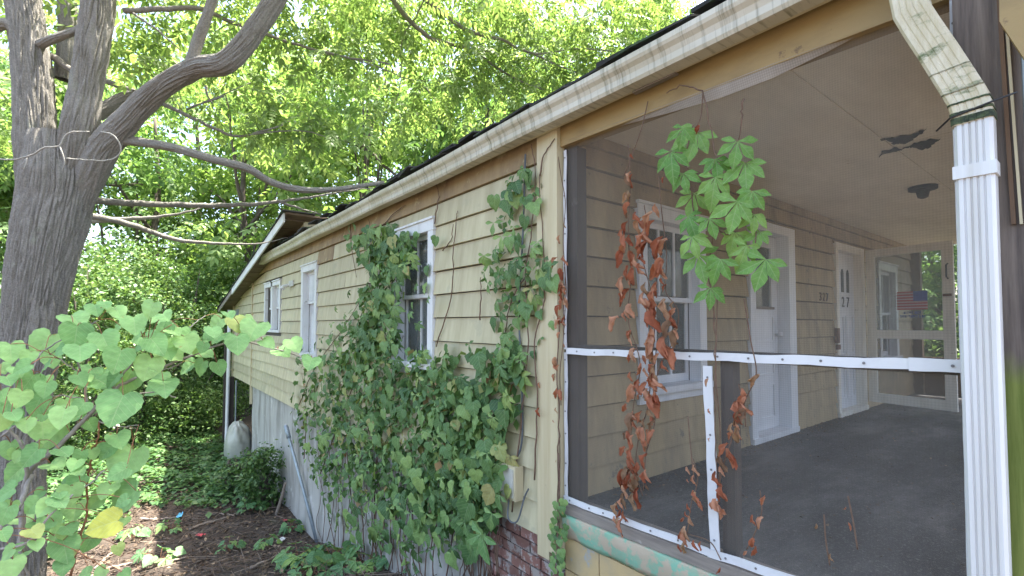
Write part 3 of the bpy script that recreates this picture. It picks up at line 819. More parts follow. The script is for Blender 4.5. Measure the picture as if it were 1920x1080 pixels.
for x in (4.9, 7.5):
    mb = MB(); mb.box((x, 0.15, FLOOR), (x + .1, 0.25, 2.76)); mb.build('porch_post', M['wood_brown'], house)
mb = MB(); mb.box((XEND - .12, YB - .14, FLOOR), (XEND, YB - .01, 2.87)); mb.build('porch_post', M['wood_brown'], house)
mb = MB(); mb.box((XEND - .1, .14, FLOOR), (XEND, .25, 2.76)); mb.build('porch_post', M['wood_brown'], house)
mb = MB(); mb.box((XA + 0.07, 0.14, -0.2), (XEND, 0.219, FLOOR + .05)); mb.build('porch_kneewall', M['ochre'], house)
mb = MB(); mb.box((XEND - .07, 0.26, FLOOR), (XEND - .02, YB - .15, FLOOR + .6)); mb.build('end_panel', M['wood_brown'], house)
mb = MB(); mb.box((XA + 0.025, 0.34, 1.43), (XA + 0.10, YB - 0.10, 1.475)); mb.build('screen_rail', M['wood_dark'], house)
mb = MB(); mb.box((XA + 0.035, 1.145, FLOOR), (XA + 0.10, 1.205, 1.429)); mb.build('screen_stud', M['wood_dark'], house)
# timber sill, green ledge and block kneewall
mb = MB(); mb.hexa([(XA - .02, .34, .47), (XA + .12, .34, .47), (XA + .12, YB - .007, .425), (XA - .02, YB - .007, .425), (XA - .02, .34, .535), (XA + .12, .34, .535), (XA + .12, YB - .007, .485), (XA - .02, YB - .007, .485)])
mb.build('timber_sill', M['wood_grey'], house)
V, F = [], []
prof = [(0.10, .42), (-.020, .418), (-.026, .408), (-.024, .36), (-.018, .30), (-.004, .27), (0.10, .27)]
nn = 40
for i in range(nn + 1):
    y = .34 + (YB - .012 - .34) * i / nn
    lift = .05 * (1 - i / nn)
    for j, (dx, z) in enumerate(prof):
        w = 0.003 * math.sin(i * .9 + j) + 0.002 * math.sin(i * 2.1 + j * 2)
        V.append((XA + dx + (w if 0 < j < 6 else 0), y, z + lift * .9 + (w if j in (4, 5) else 0)))
k = len(prof)
for i in range(nn):
    for j in range(k):
        j2 = (j + 1) % k
        F.append((i*k+j, i*k+j2, (i+1)*k+j2, (i+1)*k+j))
F += [tuple(range(k)), tuple(range(nn*k + k - 1, nn*k - 1, -1))]
mb = MB(); mb.add(V, F); mb.build('green_ledge', M['green_paint'], house, smooth=True)
mb = MB(); mb.box((XA + .025, .34, -.7), (XA + .2, YB - .008, .40)); kw = mb.build('block_kneewall', M['mortar'], house)
for r in range(5):
    z = 0.075 - r * 0.203
    for i in range(-1, 6):
        y0 = .345 + i * .402 + (r % 2) * .2
        a, b = max(y0, .345), min(y0 + .394, YB - .01)
        if b - a < .05: continue
        mb = MB(); j = rnd.uniform(-.006, .004)
        mb.hexa([(XA + .005 + j, a, z), (XA + .1, a, z), (XA + .1, b, z), (XA + .005 + j + rnd.uniform(-.003, .003), b, z),
                 (XA + .005 + j, a, z + .195), (XA + .1, a, z + .195), (XA + .1, b, z + .195), (XA + .005 + j, b, z + .195)])
        mb.build('concrete_block', M['ochre'], kw)
mb = MB(); mb.box((XA - .045, .36, .065), (XA + .02, 1.75, .115)); mb.build('lower_ledge', M['green_paint'], house)

# insect screens and the white strips that hold them
SX = XA + 0.012
def sheet(name, pts, mat, parent, nu=20, nv=12, wav=0.008):
    """four corners, slightly billowing cloth"""
    a, b, c, d = [Vector(p) for p in pts]
    V, F = [], []
    for i in range(nu + 1):
        for j in range(nv + 1):
            u, v = i / nu, j / nv
            p = a.lerp(b, u).lerp(d.lerp(c, u), v)
            e = math.sin(u * math.pi) * math.sin(v * math.pi)
            V.append(p + Vector((wav * e * math.sin(u * 9 + v * 5) + wav * e, 0, 0)))
    for i in range(nu):
        for j in range(nv):
            q = i * (nv + 1) + j
            F.append((q, q + 1, q + nv + 2, q + nv + 1))
    mb = MB(); mb.add(V, F); return mb.build(name, mat, parent, smooth=True)
scr = empty('screen_panels', (SX, 1.3, FLOOR), house)
sheet('insect_screen', [(SX, YB - .01, 1.43), (SX, .30, 1.45), (SX, .30, 2.74), (SX, YB - .01, 2.75)], M['screen'], scr)
sheet('insect_screen', [(SX, YB - .01, .50), (SX, 1.18, .52), (SX, 1.18, 1.43), (SX, YB - .01, 1.42)], M['screen'], scr)
sheet('insect_screen', [(SX, 1.178, .52), (SX, .30, .55), (SX, .30, 1.45), (SX, 1.178, 1.43)], M['screen'], scr)
for x0, x1 in ((XA + .1, 4.9), (5.0, 7.5), (7.6, XEND - .1)):
    mb = MB(); mb.box((x0, .195, FLOOR + .05), (x1, .197, 2.76)); mb.build('insect_screen', M['screen'], scr)
# loose fold of screen under the beam
top = [(1065,262),(1150,232),(1250,196),(1350,158),(1450,119),(1550,82),(1640,47)]
bot = [(1066,264),(1150,240),(1250,213),(1350,184),(1450,146),(1550,98),(1640,50)]
V, F = [], []
for i in range(len(top)):
    V += [at(*top[i], x=XA - .0215), at(*bot[i], x=XA + .004)]
for i in range(len(top) - 1): F.append((2*i, 2*i+2, 2*i+3, 2*i+1))
mb = MB(); mb.add(V, F); mb.build('folded_screen_edge', M['fold'], scr, smooth=True)
nails = MB()
def strip(path, w, name='screen_strip', nail=0.13, x=XA + .004, th=.006):
    """flat white batten following a slightly wavy line on the screen plane (points are (y, z))"""
    pts = [Vector((x, y, z)) for y, z in path]
    n = len(pts)
    vs, fs = [], []
    for i, p in enumerate(pts):
        t = (pts[min(i+1, n-1)] - pts[max(i-1, 0)]).normalized()
        q = Vector((0, -t.z, t.y)) * (w / 2) * random.uniform(.94, 1.06)
        dx = Vector((random.uniform(-.0015, .0015), 0, 0))
        vs += [p + q + dx, p - q + dx, p - q + dx - Vector((th, 0, 0)), p + q + dx - Vector((th, 0, 0))]
    for i in range(n - 1):
        b = 4 * i
        for k in range(4): fs.append((b + k, b + (k+1) % 4, b + 4 + (k+1) % 4, b + 4 + k))
    fs += [(0, 1, 2, 3), (4*n-1, 4*n-2, 4*n-3, 4*n-4)]
    mb = MB(); mb.add(vs, fs); mb.build(name, M['strip'], scr)
    acc = 0
    for i in range(n - 1):
        acc += (pts[i+1] - pts[i]).length
        if acc > nail * random.uniform(.7, 1.2):
            acc = 0
            p = pts[i] + Vector((-th - .0015, 0, 0))
            nails.tube([p, p - Vector((.002, 0, 0))], .0052, 8)
def wavy(p0, p1, n, amp=.002):
    return [(p0[0] + (p1[0]-p0[0])*i/n, p0[1] + (p1[1]-p0[1])*i/n + amp*math.sin(i*.9+p0[0]*9)) for i in range(n+1)]
def wavyv(p0, p1, n, amp=.003):
    return [(p0[0] + (p1[0]-p0[0])*i/n + amp*math.sin(i*.7), p0[1] + (p1[1]-p0[1])*i/n) for i in range(n+1)]
strip(wavyv((2.212, .50), (2.212, 1.425), 20), .026)
strip(wavyv((2.214, 1.445), (2.212, 2.72), 26), .024, x=XA + .0035)
strip(wavy((2.20, 1.434), (.475, 1.461), 36), .038, x=XA - .003)
strip(wavy((.485, 1.462), (.33, 1.464), 4, 0), .044, x=XA - .010)
strip(wavyv((1.245, 1.405), (1.222, .545), 16, .002), .046, x=XA - .0045)
strip(wavy((2.222, .512), (1.25, .535), 18), .036, x=XA - .0065)
strip(wavy((1.255, .533), (.62, .575), 14), .038, x=XA - .0125)
strip(wavy((.63, .575), (.33, .60), 6), .038, x=XA - .006)
strip(wavyv((.341, .62), (.341, 2.70), 24, .001), .02, x=XA - .004)
nails.build('nail_heads', M['nail'], scr)['kind'] = 'stuff'

# eaves, gutter, roof
mb = MB(); mb.box((2.07, 0.05, 2.85), (2.095, 10.9, 3.005)); mb.build('fascia_board', M['cream'], house)
mb = MB(); mb.box((2.096, 2.26, 2.955), (XA + .04, 10.9, 2.97)); mb.build('soffit', M['soffit'], house)
prof = [(0.0, 2.80), (.078, 2.798), (.088, 2.815), (.09, 2.845), (.10, 2.868), (.118, 2.885), (.125, 2.90), (.126, 2.925), (.113, 2.927), (.112, 2.905), (.10, 2.885), (.085, 2.86), (.08, 2.82), (.006, 2.812), (.004, 2.93), (0.0, 2.93)]
V, F = [], []
k = len(prof); ng = 70
for i in range(ng + 1):
    y = 0.0 + 10.93 * i / ng
    dz = .006 * math.sin(y * 1.1) + .004 * math.sin(y * 2.7 + 1)
    dn = .004 * math.sin(y * 1.9)
    for n_, z in prof: V.append((2.069 - n_ * (1 + dn * 3), y, z + dz + .04))
for i in range(ng):
    for j in range(k):
        j2 = (j + 1) % k
        F.append((i*k+j, (i+1)*k+j, (i+1)*k+j2, i*k+j2))
F += [tuple(range(k - 1, -1, -1)), tuple(ng*k + j for j in range(k))]
mb = MB(); mb.add(V, F); gut = mb.build('gutter', M['gutter'], house)
mb = MB(); mb.add([(2.069 - n_, 10.931, z + .04) for n_, z in prof[:8]] + [(2.069, 10.931, 2.966)], [tuple(range(9))]); mb.build('end_cap', M['gutter'], gut)
# ragged soffit scrap hanging under the gutter
mb = MB(); mb.hexa([(2.12, 1.62, 2.845), (2.06, 1.60, 2.83), (2.07, 1.35, 2.835), (2.12, 1.36, 2.848), (2.12, 1.62, 2.855), (2.06, 1.60, 2.838), (2.07, 1.35, 2.843), (2.12, 1.36, 2.856)]); mb.build('loose_scrap', M['wood_grey'], house)
# roof plane with a ragged edge of shingles
mb = MB()
SL = 0.30
mb.hexa([(2.06, 0.05, 3.006), (6.5, 0.05, 3.006 + SL * 4.44), (6.5, 11.0, 3.006 + SL * 4.44), (2.06, 11.0, 3.006),
         (2.06, 0.05, 3.025), (6.5, 0.05, 3.025 + SL * 4.44), (6.5, 11.0, 3.025 + SL * 4.44), (2.06, 11.0, 3.025)])
roof = mb.build('roof', M['shingle'], house)
mb = MB()
mb.hexa([(6.5, 0.05, 3.006 + SL * 4.44), (10.6, 0.05, 2.99), (10.6, 11.0, 2.99), (6.5, 11.0, 3.006 + SL * 4.44), (6.5, 0.05, 3.025 + SL * 4.44), (10.6, 0.05, 3.01), (10.6, 11.0, 3.01), (6.5, 11.0, 3.025 + SL * 4.44)])
mb.build('roof_slope', M['shingle'], roof)
rs = random.Random(21)
for row in range(3):
    y = 0.05
    while y < 10.9:
        L = rs.uniform(.22, .34)
        x0 = 1.975 + row * .12 + rs.uniform(-.03, .02); x1 = x0 + .2
        zb = 3.05 + (x0 - 2.06) * SL + row * .008
        lift = rs.choice((0, .005, .01, .02, .035, .055)) if row < 2 else rs.uniform(0, .02)
        droop = -.02 if row == 0 else 0
        mb = MB()
        e = min(y + L, 10.95)
        j0, j1 = rs.uniform(-.015, .015), rs.uniform(-.015, .015)
        mb.hexa([(x0 + j0, y, zb + lift + droop), (x1, y, zb + .2 * SL), (x1, e, zb + .2 * SL), (x0 + j1, e, zb + lift * rs.random() + droop),
                 (x0 + j0, y, zb + lift + droop + .011), (x1, y, zb + .2 * SL + .011), (x1, e, zb + .2 * SL + .011), (x0 + j1, e, zb + lift + droop + .011)])
        mb.build('shingle', M['shingle'], roof)
        y = e + rs.uniform(.004, .01)
# higher roof of the rear wing, falling towards the back
def rz(y): return 3.34 - (y - 8.3) * 0.180
mb = MB()
mb.hexa([(1.86, 8.2, rz(8.2)), (8.0, 8.2, rz(8.2)), (8.0, 15.6, rz(15.6)), (1.86, 15.6, rz(15.6)),
         (1.86, 8.2, rz(8.2) + .03), (8.0, 8.2, rz(8.2) + .03), (8.0, 15.6, rz(15.6) + .03), (1.86, 15.6, rz(15.6) + .03)])
rr_ = mb.build('rear_roof', M['soffit'], house)
y = 8.15
while y < 15.6:
    e = y + rs.uniform(.25, .34)
    mb = MB(); w = rs.uniform(.0, .03)
    mb.hexa([(1.83 - w, y, rz(y) + .032), (2.3, y, rz(y) + .032), (2.3, e, rz(e) + .034), (1.83 - w, e, rz(e) + .034),
             (1.83 - w, y, rz(y) + .05), (2.3, y, rz(y) + .05), (2.3, e, rz(e) + .052), (1.83 - w, e, rz(e) + .052)])
    mb.build('shingle', M['shingle'], rr_); y = e + .006
mb = MB()
mb.hexa([(1.835, 8.25, rz(8.25) - .12), (1.859, 8.25, rz(8.25) - .12), (1.859, 13.3, rz(13.3) - .11), (1.835, 13.3, rz(13.3) - .11), (1.835, 8.25, rz(8.25) + .03), (1.859, 8.25, rz(8.25) + .03), (1.859, 13.3, rz(13.3) + .03), (1.835, 13.3, rz(13.3) + .03)])
mb.build('rake_board', M['white'], rr_)
mb = MB()
mb.hexa([(1.84, 13.31, rz(13.31) - .08), (1.859, 13.31, rz(13.31) - .08), (1.859, 15.6, rz(15.6) - .08), (1.84, 15.6, rz(15.6) - .08), (1.84, 13.31, rz(13.31) + .028), (1.859, 13.31, rz(13.31) + .028), (1.859, 15.6, rz(15.6) + .028), (1.84, 15.6, rz(15.6) + .028)])
mb.build('rake_board', M['wood_grey'], rr_)
for i in range(18):
    y = 8.4 + i * .4
    mb = MB(); mb.hexa([(1.862, y, rz(y) - .02), (2.2, y, rz(y) - .02), (2.2, y + .37, rz(y + .37) - .02), (1.862, y + .37, rz(y + .37) - .02), (1.862, y, rz(y) - .003), (2.2, y, rz(y) - .003), (2.2, y + .37, rz(y + .37) - .003), (1.862, y + .37, rz(y + .37) - .003)])
    mb.build('soffit_board', M['soffit'], rr_)
mb = MB(); mb.box((2.20, 8.45, 2.9), (8.0, 8.5, rz(8.5))); mb.build('gable_wall', M['yellow'], house)
for i in range(2):
    mb = MB(); mb.box((2.19, 8.425, 3.0 + i * .17), (4.0, 8.45, 3.0 + i * .17 + .165)); mb.build('gable_board', M['yellow'], house)
mb = MB(); WA.box(mb, 8.5, 10.9, -.12, -.04, 2.97, 3.3); mb.build('upper_side_wall', M['yellow'], house)

# downspout with elbow, ribs, strap
def ribbed(zs_pts, mat, name, w=.088, dep=.058, rd=.0045):
    """ribbed rectangular pipe along a path of (x, y, z) centres"""
    rib = []
    nr = 4
    rib.append((-w/2, dep/2)); rib.append((-w/2, -dep/2 + .008)); rib.append((-w/2 + .008, -dep/2))
    for i in range(nr):
        c = -w/2 + .014 + (w - .028) * (i + .5) / nr
        h = (w - .028) / nr * .5
        rib += [(c - h * .42, -dep/2), (c - h * .2, -dep/2 + rd), (c + h * .2, -dep/2 + rd), (c + h * .42, -dep/2)]
    rib += [(w/2 - .008, -dep/2), (w/2, -dep/2 + .008), (w/2, dep/2)]
    V, F = [], []
    k = len(rib)
    P = [Vector(p) for p in zs_pts]
    for i, p in enumerate(P):
        t = (P[min(i+1, len(P)-1)] - P[max(i-1, 0)]).normalized()
        side = Vector((0, 1, 0)) - t * t.y
        side.normalize()
        dx = t.cross(side)
        if dx.x < 0: dx = -dx
        for a, b in rib: V.append(p + side * a + dx * b)
    for i in range(len(P) - 1):
        for j in range(k):
            j2 = (j + 1) % k
            F.append((i*k+j, i*k+j2, (i+1)*k+j2, (i+1)*k+j))
    F += [tuple(range(k)), tuple((len(P)-1)*k + j for j in range(k - 1, -1, -1))]
    mb = MB(); mb.add(V, F); return mb
cx, cy = 2.03, 0.281
ds = ribbed([(cx, cy, -.1), (cx, cy, .8), (cx + .002, cy + .001, 1.5), (cx, cy, 2.24)], M['metal'], 'downspout').build('downspout', M['metal'], house)
el = ribbed([(cx, cy + .002, 2.22), (cx, cy + .004, 2.26), (cx, cy + .012, 2.30), (cx, cy + .034, 2.36), (cx - .004, cy + .075, 2.47), (cx - .008, cy + .118, 2.58), (cx - .012, cy + .14, 2.64), (cx - .012, cy + .148, 2.70), (cx - .012, cy + .15, 2.81)], M['elbow'], 'elbow', .094, .064, .002).build('elbow', M['elbow'], ds)
for (z, dy, lean, hh, w_) in ((2.222, .002, .003, .020, .0975), (2.252, .004, .004, .007, .0985), (2.285, .009, .006, .005, .098), (2.325, .022, .010, .004, .098), (2.40, .05, .012, .004, .0975), (2.52, .095, .012, .004, .0975)):
    ribbed([(cx - .001, cy + dy, z), (cx - .001, cy + dy + lean * hh * 8, z + hh)], None, 'seam', w_, .068, .002).build('seam_crust', M['crust'] if hh > .004 else M['elbow_dark'], ds)
mb = MB(); mb.box((cx - .034, cy - .049, 2.05), (cx + .03, cy + .049, 2.09)); mb.build('strap', M['metal'], ds)
mb = MB(); mb.tube([(cx + .03, cy + .095, 2.235), (cx - .035, cy + .05, 2.245), (cx - .037, cy - .04, 2.262), (cx + .02, cy - .09, 2.29)], .003, 6); mb.build('tie_wire', M['black'], ds)
# what stands at the porch corner beside the downspout
mb = MB(); mb.tube([(2.085, .17, 0.05), (2.085, .172, 1.4), (2.083, .174, 2.73)], .009, 8); mb.build('conduit', M['galv'], house)
for (a, b, w_, mt) in (((1868, -10), (1896, 420), 9, 'wood_brown'), ((1880, -10), (1912, 420), 6, 'cream')):
    p0, p1 = at(*a, x=2.085), at(*b, x=2.085)
    q0, q1 = at(a[0] + w_, a[1], x=2.085), at(b[0] + w_, b[1], x=2.085)
    dx = Vector((.012, 0, 0))
    mb = MB(); mb.hexa([p1, q1, q1 + dx, p1 + dx, p0, q0, q0 + dx, p0 + dx]); mb.build('trim_batten', M[mt], house)
P = [at(1872, -120, x=1.97), at(1990, -120, x=1.97), at(1990, 215, x=1.97), at(1874, 40, x=1.97)]
dx = Vector((.05, 0, 0))
mb = MB(); mb.hexa([P[3], P[2], P[2] + dx, P[3] + dx, P[0], P[1], P[1] + dx, P[0] + dx]); mb.build('eave_bracket', M['mustard'], house)

# meter box and cable on the wall
mb = MB(); WA.box(mb, 2.60, 2.78, .03, .10, .40, .63); ub = mb.build('utility_box', M['cream'], house)
mb = MB(); WA.box(mb, 2.62, 2.76, .10, .108, .42, .61); mb.build('cover', M['box_grey'], ub)
mb = MB(); mb.tube(smooth_path([WA.p(2.69, .06, .63), WA.p(2.60, .042, .8), WA.p(2.60, .046, 1.3), WA.p(2.63, .044, 1.7), WA.p(2.58, .05, 2.2), WA.p(2.55, .05, 2.78)], 6), .007, 6); mb.build('cable', M['cable'], ub)
mb = MB(); mb.tube(smooth_path([WA.p(2.72, .06, .40), WA.p(2.68, .10, .27), WA.p(2.58, .10, .28), WA.p(2.55, .06, .44), WA.p(2.52, .05, .5)], 6), .006, 6); mb.build('cable', M['cable'], ub)

# ================================================================== leaf shapes (shared meshes)
def leaf_data(name, edges_list, mat, fold=0.15, droop=0.15, wave=0.03, seed=0):
    """edges_list: list of (midrib [(x,y)...], right edge [(x,y)...], rotation, scale); tip along +Y, face along +Z"""
    rs = random.Random(seed)
    V, F, UV = [], [], []
    for (mid, edge, rot, sc) in edges_list:
        ca, sa = math.cos(rot), math.sin(rot)
        n = len(edge)
        base = len(V)
        for side in (1, -1):
            for j in range(n):
                for (x, y, e) in ((0.0, mid[j], 0), (edge[j][0] * side, edge[j][1], 1)):
                    x += rs.uniform(-.008, .008) * e
                    z = fold * abs(x) - droop * y * y + (wave * math.sin(j * 2.1 + side + seed) * e if 0 < j < n - 1 else 0)
                    X, Y = (x * ca + y * sa) * sc, (-x * sa + y * ca) * sc
                    V.append((X, Y, z * sc)); UV.append((x, y))
        for s in range(2):
            b = base + s * 2 * n
            for j in range(n - 1):
                q = (b + 2*j, b + 2*j + 1, b + 2*j + 3, b + 2*j + 2)
                F.append(q if s == 0 else q[::-1])
    me = bpy.data.meshes.new(name)
    me.from_pydata(V, [], F)
    ul = me.uv_layers.new(name='UVMap')
    ul.data.foreach_set('uv', [c for f in F for i in f for c in UV[i]])
    me.polygons.foreach_set('use_smooth', [True] * len(F))
    me.materials.append(mat)
    me.update()
    return me
def serrate(edge, n, amp, rs):
    """resample an edge with n points and small teeth"""
    out = []
    L = len(edge) - 1
    for i in range(n + 1):
        t = i / n * L
        k = min(int(t), L - 1); f = t - k
        x = edge[k][0] + (edge[k+1][0] - edge[k][0]) * f; y = edge[k][1] + (edge[k+1][1] - edge[k][1]) * f
        if 0 < i < n: x *= 1 + (amp if i % 2 else -amp * .4) + rs.uniform(-amp, amp) * .4
        out.append((x, y))
    return out
HEART = [(0, 0), (.17, -.15), (.36, -.14), (.50, .02), (.545, .22), (.50, .44), (.38, .64), (.20, .84), (0, 1)]
HEART_MID = [0, 0, .03, .13, .28, .47, .66, .85, 1]
def resample1(v, n):
    L = len(v) - 1
    return [v[min(int(i/n*L), L-1)] + (v[min(int(i/n*L), L-1)+1] - v[min(int(i/n*L), L-1)]) * (i/n*L - min(int(i/n*L), L-1)) for i in range(n + 1)]
LOBED = [(0, 0), (.16, -.12), (.38, -.06), (.50, .14), (.53, .40), (.37, .44), (.35, .64), (.16, .82), (0, 1)]
LEAFLET = [(0, 0), (.03, .10), (.12, .32), (.215, .56), (.20, .73), (.085, .90), (0, 1.04)]
LEAFLET_MID = [0, .1, .32, .55, .74, .89, 1]
def heart(mat, seed):
    rs = random.Random(seed)
    return leaf_data('heart_leaf', [(resample1(HEART_MID, 16), serrate(HEART, 16, .05, rs), 0, 1)], mat, rs.uniform(.05, .28), rs.uniform(.05, .35), .03, seed)
def lobed(mat, seed):
    rs = random.Random(seed)
    return leaf_data('lobed_leaf', [(HEART_MID, serrate(LOBED, 8, .05, rs), 0, 1)], mat, rs.uniform(.05, .3), rs.uniform(.1, .4), .04, seed)
def palmate(mat, seed, k=5):
    rs = random.Random(seed)
    L = []
    for i in range(k):
        a = (i - (k - 1) / 2) / ((k - 1) / 2)
        L.append((LEAFLET_MID, serrate(LEAFLET, 6, .08, rs), R(a * rs.uniform(78, 108)), (1 - .38 * abs(a) ** 1.5) * rs.uniform(.82, 1.1)))
    return leaf_data('palmate_leaf', L, mat, rs.uniform(.15, .4), rs.uniform(.1, .4), .03, seed)
def dead(mat, seed):
    rs = random.Random(seed)
    V, F = [], []
    nu, nv = 6, 5
    curl = rs.uniform(3.0, 5.2); tw = rs.uniform(-1.5, 1.5)
    for i in range(nu + 1):
        t = i / nu
        w = .21 * math.sin(min(1, t * .93 + .07) * math.pi) ** .8 + .02
        for j in range(nv + 1):
            s = (j / nv - .5) * 2
            a = s * curl * .5
            r = w / max(curl * .5, .3)
            x, z = r * math.sin(a) * 1.5, r * (1 - math.cos(a)) * 1.5
            ct, st = math.cos(tw * t), math.sin(tw * t)
            V.append((x * ct - z * st + rs.uniform(-.07, .07), t + rs.uniform(-.07, .07), x * st + z * ct + rs.uniform(-.07, .07) + .12 * math.sin(t * 5)))
    for i in range(nu):
        for j in range(nv):
            q = i * (nv + 1) + j
            F.append((q, q + 1, q + nv + 2, q + nv + 1))
    me = bpy.data.meshes.new('dead_leaf'); me.from_pydata(V, [], F); me.materials.append(mat)
    me.polygons.foreach_set('use_smooth', [True] * len(F)); me.update()
    return me
def leaf_matrix(pos, tip, nrm, size):
    y = Vector(tip).normalized()
    z = Vector(nrm); z = z - y * z.dot(y)
    if z.length < 1e-4: z = y.orthogonal()
    z.normalize(); x = y.cross(z)
    m = Matrix((x, y, z)).transposed().to_4x4()
    return Matrix.Translation(pos) @ m @ Matrix.Scale(size, 4)
def add_leaf(name, me, mat4, parent):
    o = bpy.data.objects.new(name, me)
    COL.objects.link(o)
    o.matrix_basis = mat4
    o.parent = parent
    o.matrix_parent_inverse = parent_world(parent).inverted()
    return o

# ================================================================== joined foliage from arrays
def sprig_template(pairs, llen, lwid, seed=1):
    rs = np.random.default_rng(seed)
    V = []
    def kite(o, d, n, L, w):
        s = np.cross(n, d)
        return [o, o + d * L * .45 + s * w / 2 - n * .01, o + d * L - n * L * .18, o + d * L * .45 - s * w / 2 - n * .01]
    up = np.array([0, 0, 1.0])
    for i in range(pairs):
        t = .18 + .78 * i / max(1, pairs - 1)
        o = np.array([t, 0, -.18 * t * t])
        L = llen * (1 - .35 * abs(t - .55))
        for s in (1, -1):
            a = R(62 - 22 * t) * s
            d = np.array([math.cos(a), math.sin(a), -.18]); d /= np.linalg.norm(d)
            n = up + rs.normal(0, .18, 3); n -= d * n.dot(d); n /= np.linalg.norm(n)
            V += kite(o, d, n, L, lwid)
    d = np.array([1, 0, -.4]); d /= np.linalg.norm(d)
    n = up - d * up.dot(d); n /= np.linalg.norm(n)
    V += kite(np.array([.98, 0, -.17]), d, n, llen, lwid)
    return np.array(V)
def rot_mats(yaw, pitch, roll):
    cy, sy, cp, sp, cr, sr = np.cos(yaw), np.sin(yaw), np.cos(pitch), np.sin(pitch), np.cos(roll), np.sin(roll)
    Rm = np.empty((len(yaw), 3, 3))
    Rm[:, 0, 0] = cy * cp; Rm[:, 0, 1] = cy * sp * sr - sy * cr; Rm[:, 0, 2] = cy * sp * cr + sy * sr
    Rm[:, 1, 0] = sy * cp; Rm[:, 1, 1] = sy * sp * sr + cy * cr; Rm[:, 1, 2] = sy * sp * cr - cy * sr
    Rm[:, 2, 0] = -sp; Rm[:, 2, 1] = cp * sr; Rm[:, 2, 2] = cp * cr
    return Rm
def scatter(template, pos, size, yaw, pitch, roll):
    """copies of a template (4-vertex faces) as one vertex array and face array"""
    Rm = rot_mats(yaw, pitch, roll)
    V = np.einsum('nij,kj->nki', Rm, template) * size[:, None, None] + pos[:, None, :]
    V = V.reshape(-1, 3)
    F = np.arange(len(V), dtype=np.int32).reshape(-1, 4)
    return V, F
KITE = np.array([[0, 0, 0], [.45, .3, .03], [1, 0, -.08], [.45, -.3, .03]])
OVAL = KITE
SPRIG = sprig_template(6, .30, .105, 3)
SPRIG_FAR = sprig_template(4, .40, .17, 5)
def cluster_points(n, centre, radii, clusters, spread, shell=0.55, rg=rng):
    """points gathered in clumps inside an ellipsoid, denser towards its skin"""
    c = rg.normal(size=(clusters, 3)); c /= np.linalg.norm(c, axis=1)[:, None]
    c *= (shell + (1 - shell) * rg.random(clusters) ** .6)[:, None]
    w = rg.random(clusters) ** 1.0 + .25; w /= w.sum()
    idx = rg.choice(clusters, n, p=w)
    sp = spread * (0.6 + .8 * rg.random(clusters))
    p = c[idx] * np.array(radii) + rg.normal(size=(n, 3)) * np.array([1, 1, .6]) * sp[idx][:, None]
    return p + np.array(centre), c * np.array(radii) + np.array(centre)

def limb(mb, pts, r0, r1, seg=8, n=5, wob=0.0, rs=random):
    P = smooth_path(pts, n)
    k = len(P)
    if wob: P = [P[0]] + [p + Vector((rs.uniform(-1, 1), rs.uniform(-1, 1), rs.uniform(-1, 1))) * wob for p in P[1:-1]] + [P[-1]]
    mb.tube(P, [r0 + (r1 - r0) * i / (k - 1) for i in range(k)], seg)

def far_tree(base, height, crown_c, radii, n, leaf, label, clusters=70, spread=.75, trunk_r=.22, size=(.45, .75), seed=0):
    rg = np.random.default_rng(100 + seed); rs = random.Random(seed)
    t = empty('woodland_tree', base)
    tag(t, label, 'tree', 'trees of the wood behind the house')
    p, cl = cluster_points(n, crown_c, radii, clusters, spread, .45, rg)
    keep = p[:, 2] > base[2] + 1.0
    p = p[keep]; m = len(p)
    V, F = scatter(SPRIG_FAR, p, rg.uniform(size[0], size[1], m), rg.uniform(0, 2*math.pi, m), rg.normal(.35, .35, m), rg.normal(0, .5, m))
    np_mesh('crown', V, F, leaf, t)
    mb = MB()
    b = Vector(base); c = Vector(crown_c)
    topp = c + Vector((rs.uniform(-.6, .6), rs.uniform(-.6, .6), radii[2] * .6))
    path = [b - Vector((0, 0, .3)), b.lerp(topp, .3) + Vector((rs.uniform(-.4, .4), rs.uniform(-.4, .4), 0)), b.lerp(topp, .65) + Vector((rs.uniform(-.5, .5), rs.uniform(-.5, .5), 0)), topp]
    limb(mb, path, trunk_r, trunk_r * .25, 10, 6)
    P = smooth_path(path, 6)
    for i in range(14):
        s = P[rs.randrange(4, len(P) - 2)]
        e = Vector(cl[rs.randrange(len(cl))])
        limb(mb, [s, s.lerp(e, .5) + Vector((0, 0, rs.uniform(-.2, .6))), e], trunk_r * .35, .015, 6, 5, .05, rs)
    mb.build('trunk', M['bark_far'], t, smooth=True)
    return t
def place(px, d):
    """ground spot in the direction of a column of the photograph at a depth"""
    p = at(px, 609, d=d)
    return (p.x, p.y, gzf(p.x, p.y))

# ------------------------------------------------------------------ trees of the wood, left to right
TREES = [(-40, 20, 15, 4.5, 0, 'sunny tree at the far left edge of the wood, behind the big forked trunk'),
         (110, 25, 18, 5.0, 1, 'deep green tree showing between the stems of the big forked tree'),
         (250, 20, 15, 4.2, 1, 'deep green tree just right of the big forked trunk'),
         (370, 26, 19, 5.2, 0, 'bright yellow-green tree above the shaded bushes in the yard'),
         (480, 20, 16, 4.4, 0, 'bright yellow-green tree behind the rear wing of the house'),
         (590, 27, 20, 5.4, 0, 'tall sunny tree rising above the rear wing ridge'),
         (700, 20, 17, 4.6, 0, 'sunny tree over the far end of the gutter'),
         (820, 26, 19, 5.2, 0, 'tall pale green tree above the roof over the vine-covered window'),
         (940, 19, 17, 4.6, 1, 'deep green tree above the roof over the corner creeper'),
         (1070, 25, 19, 5.2, 0, 'pale green tree above the roof over the corner board'),
         (1210, 20, 17, 4.8, 1, 'deep green tree right of the corner board above the porch roof'),
         (1370, 25, 19, 5.2, 0, 'sunny tree furthest right above the porch gutter')]
